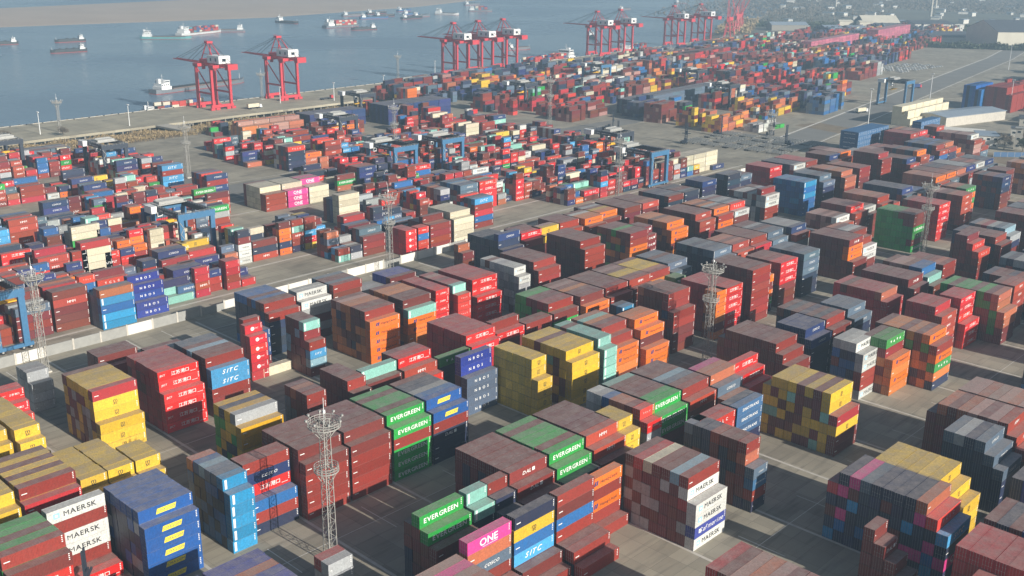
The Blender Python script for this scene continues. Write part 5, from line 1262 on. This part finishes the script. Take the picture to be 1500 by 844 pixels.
for j in range(90):
    d_ = rr.uniform(1850, 3600); a = rr.uniform(-0.02, 0.50) + math.atan2(F_.y, F_.x) * 0
    px = rr.uniform(1110, 1500)
    ang = math.atan((px - 750) / 1542.0); fx, fy = F_.x * math.cos(ang) + R_.x * math.sin(ang), F_.y * math.cos(ang) + R_.y * math.sin(ang)
    q_ = math.hypot(fx, fy); x, y = fx / q_ * d_, fy / q_ * d_
    if j == 0:
        q0 = empty('far_house', (x, y, 0), rr.uniform(0, 3), hl[0], 'house', 'houses scattered over the hazy plain')
        q = MB(); q.box(-9, 9, -5, 5, 0, 7); q.build('wall', M_WHITEW, q0); q = MB(); q.box(-9.6, 9.6, -5.6, 5.6, 7.02, 8.2); q.build('roof', M_ROOFB, q0); remember(q0)
    else: copy_tree(q0, (x, y, 0), rr.uniform(0, 3), None, (rr.uniform(.5, 1.3), rr.uniform(.5, 1.3), rr.uniform(.5, 1.0)))
for x, y, h in [(-1190, 2300, 60), (-905, 2150, 48), (-1010, 2420, 55)]:
    q = MB(); q.bar((0, 0, 0), (0, 0, h), 2.6, 12, 1.6); q.ring((0, 0, h), 1.7, 0.25); o = q.build('chimney', M_PALE, None); o.location = (x, y, 0)
    tag(o, 'tall pale factory chimney in the haze', 'chimney', 'factory chimneys in the haze')

# ------------------------------------------------------------------ trailers, empty handlers, trucks
def trailer():
    r = empty('container_trailer', (0, 0, 0), 0, 'flat black container trailer parked in the rows below the big blue block', 'trailer', 'container trailers parked in rows')
    q = MB()
    for s in (-.55, .55): q.box(-6.1, 6.1, s - .1, s + .1, .95, 1.35)
    for k in range(7): q.box(-6.1 + k * 2, -5.9 + k * 2, -1.2, 1.2, 1.15, 1.38)
    q.build('chassis', M_STEEL, r)
    q = MB(); q.box(-6.12, -6, -1.22, 1.22, 1.0, 1.5); q.box(3.8, 4.0, -.6, .6, 0, 1); q.build('landing_gear', M_RTGD, r)
    for x in (-5.2, -4.0, -2.8):
        q = MB()
        for s in (-1.15, .8): q.bar((x, s, .5), (x, s + .35, .5), .5, 10)
        q.build('axle', M_TYRE, r)
    remember(r); return r
t0 = trailer(); n_ = 0
for row in range(5):
    for k in range(17):
        x, y = -408 + row * 15.5 + rr.uniform(-.3, .3), 598 + k * 3.6 + row * 2
        if rr.random() < 0.14: continue
        if n_ == 0: t0.location = (x, y, 0)
        else: copy_tree(t0, (x, y, 0), rr.uniform(-.02, .02))
        n_ += 1
for row in range(2):
    for k in range(22):
        x, y = -232 + row * 15.5, 560 + k * 3.4
        copy_tree(t0, (x, y, 0), 0, 'pale container trailer parked in the dense rows near the grey boxes at right')
for o in C.objects:
    if o.get('label', '').startswith('pale container trailer'): o['group'] = 'container trailers parked in rows'
def handler(x, y, rz, label, mast_h=13.0, col=None):
    r = empty('empty_handler', (x, y, 0), rz, label, 'forklift', 'tall masted box handlers'); cm = col or M_RTGD
    q = MB(); q.box(-2.6, 2.4, -1.4, 1.4, .7, 2.1); q.box(-3.0, -1.4, -1.5, 1.5, .8, 2.7); q.build('body', cm, r)
    q = MB(); q.box(-.9, .8, -.8, .8, 2.1, 3.9); cb = q.build('cab', cm, r); q = MB(); q.box(.79, .86, -.65, .65, 2.5, 3.7); q.box(-.7, .6, -.84, -.79, 2.5, 3.7); q.build('window', M_GLASS, cb)
    q = MB()
    for s in (-.9, -.5, .5, .9): q.box(2.5, 2.85, s - .12, s + .12, .3, mast_h)
    for k in range(int(mast_h / 1.6)): q.box(2.52, 2.8, -.95, .95, 1 + k * 1.6, 1.25 + k * 1.6)
    q.build('mast', cm, r)
    q = MB(); q.box(2.9, 3.3, -3, 3, mast_h * .45, mast_h * .45 + .5); q.box(2.9, 3.2, -1, 1, mast_h * .4, mast_h * .6); q.build('spreader', cm, r)
    for a, s in ((1.7, -1.6), (1.7, 1.2), (-1.9, -1.5), (-1.9, 1.1)):
        q = MB(); q.bar((a, s, .8), (a, s + .4, .8), .8, 12); q.build('wheel', M_TYRE, r)
for x, y, rz, lab in [(-481, 603, 0.5, 'dark tall masted handler, leftmost on the grey apron'), (-448, 568, 1.2, 'dark handler left of the pink boxes on the apron'), (-409, 596, 2.0, 'dark handler at the middle of the grey apron'),
                      (-412, 640, 0.2, 'dark handler nearest the far stacks on the apron'), (-386, 668, 1.4, 'dark handler beside the trailer rows'), (-355, 640, 3.0, 'dark handler at the right end of the trailer rows')]: handler(x, y, rz, lab, 14)
handler(-190.5, 71.5, 0.9, 'dark tall masted handler in front of the off-white stack at lower left', 11.5)
def lorry(x, y, rz, colm, label, box=None, z=0):
    r = empty('truck', (x, y, z), rz, label, 'truck', 'trucks on the yard roads and the quay')
    q = MB(); q.box(4.6, 6.6, -1.2, 1.2, .7, 3.2); q.box(6.6, 7.0, -1.15, 1.15, .7, 1.9); cb = q.build('cab', colm, r)
    q = MB(); q.box(6.58, 6.64, -1.0, 1.0, 2.0, 2.95); q.build('windscreen', M_GLASS, cb)
    q = MB(); q.box(-6.4, 4.4, -1.15, 1.15, 1.1, 1.4); q.build('chassis', M_RTGD, r)
    for a in (5.6, 2.6, -4.0, -5.4):
        q = MB(); q.bar((a, -1.25, .5), (a, 1.25, .5), .5, 10); q.build('axle', M_TYRE, r)
    if box:
        q = MB(); q.box(-6.3, 4.2, -1.22, 1.22, 1.45, 4.2); o = q.build('shipping_container', flat_mat('paint_' + box, TYPES[box][0], 0.55, 0, 0.15, 0.3), None)
        o.location = (x, y, z); o.rotation_euler = (0, 0, rz); tag(o, f'{TYPES[box][1]} container riding on the truck, {label}'[:90].rsplit(' ', 1)[0] if False else f'{TYPES[box][1]} container on the {label}', 'container', 'containers on trucks')
def car():
    r = empty('parked_car', (0, 0, 0), 0, 'small parked car in the rows beside the far road', 'car', 'cars parked beside the far road')
    q = MB(); q.box(-2.2, 2.2, -.9, .9, .35, .95); q.box(-1.3, 1.1, -.8, .8, .95, 1.45); q.build('body', M_WHT, r)
    q = MB(); q.box(-1.33, 1.13, -.7, .7, 1.0, 1.35); q.box(-1.2, 1.0, -.83, .83, 1.0, 1.35); q.build('window', M_GLASS, r)
    for a in (-1.4, 1.4):
        for c in (-.9, .7): q = MB(); q.bar((a, c, .33), (a, c + .2, .33), .33, 8); q.build('wheel', M_TYRE, r)
    remember(r); return r
c0 = car(); n_ = 0; rr = random.Random(6)
for row in range(6):
    for k in range(16):
        if rr.random() < 0.3: continue
        x, y = -500 - row * 7.5 + k * .3, 1130 + k * 6.2 + row
        if n_ == 0: c0.location = (x, y, 0)
        else: copy_tree(c0, (x, y, 0), 0.1)
        n_ += 1
M_CABB = flat_mat('cab_blue', (0.03, 0.15, 0.35), 0.4)
for a in [(-740, 470, 1.62, M_WHT, 'white truck on the quay behind the first red crane', 'c', .3), (-745, 545, 1.62, M_RED, 'red truck on the quay near the second red crane', None, .3), (-790, 690, 1.65, M_WHT, 'white truck on the quay left of three cranes', None, .3),
          (-806, 935, 1.65, M_YEL, 'yellow truck on the quay by the container ship', 'y', .3), (-498, 205, -1.57, M_RED, 'red truck on the yard road at left', 'k'), (-500, 250, -1.57, M_CABB, 'blue truck on the yard road at left', 's'),
          (-494, 380, 1.57, M_WHT, 'white truck on the yard road in mid yard', 'r'), (-500, 470, 1.57, M_RED, 'red truck on the yard road beyond the crane pair', 'o'), (-392, 820, 1.4, M_WHT, 'white truck on the access road at right', 'c'),
          (-430, 1010, 1.4, M_RED, 'red truck far up the access road', 'n'), (-560, 296, 3.1, M_WHT, 'white truck on the cross road', 's'), (-458, 560, 0.4, M_RED, 'red truck turning on the grey apron', None)]:
    lorry(a[0], a[1], a[2], a[3], a[4], a[5], a[6] if len(a) > 6 else 0)

# ------------------------------------------------------------------ plants
def leaf_mat(name, ca, cb):
    m, n, l, b = new_mat(name); g = N(n, 'ShaderNodeNewGeometry'); no = N(n, 'ShaderNodeTexNoise'); no.inputs['Scale'].default_value = 0.16; no.inputs['Detail'].default_value = 5; l.new(g.outputs['Position'], no.inputs[0])
    mr = N(n, 'ShaderNodeMapRange'); mr.inputs[1].default_value = .38; mr.inputs[2].default_value = .62; l.new(no.outputs['Fac'], mr.inputs[0])
    mx = N(n, 'ShaderNodeMix', data_type='RGBA'); mx.inputs[6].default_value = (*ca, 1); mx.inputs[7].default_value = (*cb, 1); l.new(mr.outputs[0], mx.inputs[0]); l.new(mx.outputs[2], b.inputs['Base Color']); b.inputs['Roughness'].default_value = .9
    return m
M_SCRUB = leaf_mat('dry_scrub', (0.24, 0.17, 0.09), (0.38, 0.29, 0.15)); M_LEAF = leaf_mat('evergreen_leaves', (0.035, 0.05, 0.025), (0.075, 0.085, 0.04)); M_BARE = leaf_mat('bare_twigs', (0.12, 0.10, 0.08), (0.21, 0.175, 0.135)); M_BARK = flat_mat('bark', (0.13, 0.10, 0.08), .9)
def leaf_cloud(pts, size, r, nrand, up=0.0):
    """many small triangles round the given points -> MB"""
    P = np.array(pts); n = len(P); c = r.normal(0, 1, (n, 3, 3)); c -= c.mean(1, keepdims=True)
    c = c * (size * nrand)[:, None, None]
    if up: c[:, 0, 2] += size * up
    v = (P[:, None] + c).reshape(-1, 3); f = np.arange(len(v)).reshape(-1, 3)
    q = MB(); q.v = [tuple(x) for x in v.tolist()]; q.f = [tuple(x) for x in f.tolist()]; q.m = [0] * len(f); return q
rs = np.random.RandomState(4)
def bank_z(t): return np.interp(t, [0, 12, 42, 74], [0, -0.7, -3.2, -7.6])
ysb = rs.uniform(40, 1150, 190000); t_ = rs.uniform(-2, 56, len(ysb)); dens = np.sin(ysb * .05) + np.sin(ysb * .013 + t_ * .2) + rs.normal(0, .8, len(ysb)); keep = dens > -1.0
ysb, t_ = ysb[keep], t_[keep]; xe = np.interp(ysb, [p[1] for p in LAND[:8]], [p[0] for p in LAND[:8]]); hh = np.abs(np.sin(ysb * .11) * np.cos(ysb * .037 + t_)) * 3.2 + .5
t_ = t_ * np.where(ysb < 640, 1.0, 0.55)
pts = np.stack([xe - t_, ysb, bank_z(np.maximum(t_, 0) / np.where(ysb < 640, 1.0, 0.6)) + rs.uniform(0, 1, len(ysb)) * hh], 1)
scr = leaf_cloud(pts, 0.55, rs, rs.uniform(.3, .8, len(pts)), 1.2).build('scrub', M_SCRUB)
tag(scr, 'dry straw coloured reeds and scrub on the bank behind the quay', 'scrub', None, 'stuff')
def crown(R, h, z0, n, r, lobes=9):
    cs = [(r.uniform(-.55, .55) * R, r.uniform(-.55, .55) * R, z0 + r.uniform(.15, .85) * h, r.uniform(.28, .5) * R) for _ in range(lobes)]
    pts = []
    for _ in range(n):
        c = cs[r.randint(0, lobes - 1)]; v = Vector((r.gauss(0, 1), r.gauss(0, 1), r.gauss(0, 1))).normalized() * c[3] * r.uniform(.5, 1.1)
        pts.append((c[0] + v.x, c[1] + v.y, max(z0 * .6, c[2] + v.z * h / R * .6)))
    return pts
def tree(name, x, y, H_, R, bare, label, group):
    r = random.Random(int(x * 7 + y)); root = empty(name, (x, y, 0), 0, label, 'tree', group)
    q = MB(); q.bar((0, 0, 0), (0, 0, H_ * .45), H_ * .03, 6, H_ * .018)
    tips = []
    for k in range(9 if bare else 6):
        an = r.uniform(0, 6.28); z0 = H_ * r.uniform(.2, .45); e = (math.cos(an) * R * r.uniform(.4, .8), math.sin(an) * R * r.uniform(.4, .8), H_ * r.uniform(.6, .95)); q.bar((0, 0, z0), e, H_ * .012, 4, H_ * .004); tips.append(e)
        if bare:
            for _ in range(5): q.bar(Vector(e) * .7 + Vector((0, 0, z0 * .3)), (e[0] + r.uniform(-1.5, 1.5), e[1] + r.uniform(-1.5, 1.5), e[2] + r.uniform(-1, 1.4)), H_ * .004, 3, .02)
    q.build('trunk', M_BARK, root)
    P = crown(R, H_ * .6, H_ * .35, 1100 if bare else 1500, r); rs2 = np.random.RandomState(int(abs(x)))
    leaf_cloud(P, H_ * (.045 if bare else .06), rs2, rs2.uniform(.4, 1, len(P))).build('crown', M_BARE if bare else M_LEAF, root)
    return root
for x, y, H_, R, b_, lab in [(-318, 716, 8, 6, True, 'bare brown tree by the dirt strip, leftmost of the clump'), (-311, 722, 9, 7, True, 'bare brown tree by the dirt strip, second of the clump'), (-304, 727, 10, 7, True, 'bare brown tree in front of the cream block'),
                              (-312, 738, 9, 6, True, 'bare brown tree behind the front ones in the clump'), (-299, 736, 8, 5, True, 'bare brown tree at the shed corner'), (-248, 735, 11, 6, True, 'bare tree right of the white house'),
                              (-240, 752, 12, 7, True, 'bare tree behind the slim pale tower'), (-236, 735, 9, 6, False, 'dark evergreen tree at the right edge'), (-250, 778, 11, 7, True, 'bare tree before the low white block'),
                              (-742, 640, 7, 6, True, 'bushy bare tree on the bank right of the second red crane'), (-738, 652, 6, 5, True, 'smaller bushy tree on the bank beside the larger one'), (-726, 268, 8, 5, True, 'bare tree on the bank at far left, by the quay'), (-720, 305, 7, 5, True, 'bare tree on the bank at far left, nearer the mast')]:
    tree('bare_tree' if b_ else 'evergreen_tree', x, y, H_, R, b_, lab, 'trees about the yard')
# hedge belt and far woodland: nobody could count these
def wood(name, line, wd, hgt, n, size, mat, label, seed):
    r = np.random.RandomState(seed); t = r.uniform(0, len(line) - 1.001, n); i = t.astype(int); f = t - i; A_ = np.array(line, float)
    P = A_[i] * (1 - f)[:, None] + A_[i + 1] * f[:, None]; P = P + r.uniform(-wd, wd, (n, 2))
    lump = np.abs(np.sin(P[:, 0] * .09) * np.cos(P[:, 1] * .11)) * .6 + .4
    z = r.uniform(0, 1, n) ** .7 * hgt * lump * r.uniform(.7, 1.1, n)
    tag(leaf_cloud(np.column_stack([P, z]), size, r, r.uniform(.5, 1.2, n)).build(name, mat), label, 'trees', None, 'stuff')
wood('tree_belt', [(-240, 800), (-215, 900), (-250, 840), (-225, 960)], 10, 8, 7000, 0.9, M_BARE, 'bare brown trees and bushes between the sheds at right', 8)
wood('hedgerow', [(-665, 1440), (-560, 1490), (-470, 1540), (-400, 1580)], 9, 9, 12000, 1.8, M_LEAF, 'dark evergreen belt before the warehouses', 1)
wood('woodland', [(-990, 1640), (-870, 1720), (-760, 1800), (-640, 1850), (-520, 1900)], 40, 8, 16000, 2.0, M_LEAF, 'dark belts of trees behind the warehouses', 2)
wood('far_woodland', [(-1100, 1850), (-1500, 2650), (-1300, 2750), (-1000, 2500), (-900, 3000), (-700, 2700)], 190, 6, 60000, 1.7, M_BARE, 'bare brown woodland fading into the haze', 3)
wood('thicket', [(-920, 1450), (-1000, 1600), (-1060, 1700)], 22, 9, 5000, 2.2, M_SCRUB, 'tan thicket on the shore by the far jib cranes', 5)
# far hill line
g = MB(); nx_ = 60; r = random.Random(2); vs = []
for i in range(nx_):
    t = i / (nx_ - 1); x = -2600 + 4400 * t; y = 4300 + 900 * t; hgt = 60 + 70 * math.sin(t * 9) * math.sin(t * 4 + 1) + r.uniform(-10, 10)
    vs += [(x, y - 700, 0), (x, y, max(12, hgt)), (x, y + 700, 0)]
g.add(vs, [f_ for i in range(nx_ - 1) for f_ in ((3 * i, 3 * i + 3, 3 * i + 4, 3 * i + 1), (3 * i + 1, 3 * i + 4, 3 * i + 5, 3 * i + 2))]); struct('hills', g, M_FIELD)

# ------------------------------------------------------------------ haze: the air itself
hz = MB(); hz.box(-8990, 8990, -1490, 6490, -8.2, 190)
m = bpy.data.materials.new('haze'); m.use_nodes = True; nt2 = m.node_tree; nt2.nodes.clear(); out = nt2.nodes.new('ShaderNodeOutputMaterial'); pv = nt2.nodes.new('ShaderNodeVolumePrincipled')
pv.inputs['Color'].default_value = (0.56, 0.80, 1.0, 1); pv.inputs['Density'].default_value = 0.00028; pv.inputs['Anisotropy'].default_value = 0.1; nt2.links.new(pv.outputs[0], out.inputs['Volume'])
ho = hz.build('haze', m); tag(ho, 'thin blue morning haze over the river and the yard', 'haze', None, 'stuff')
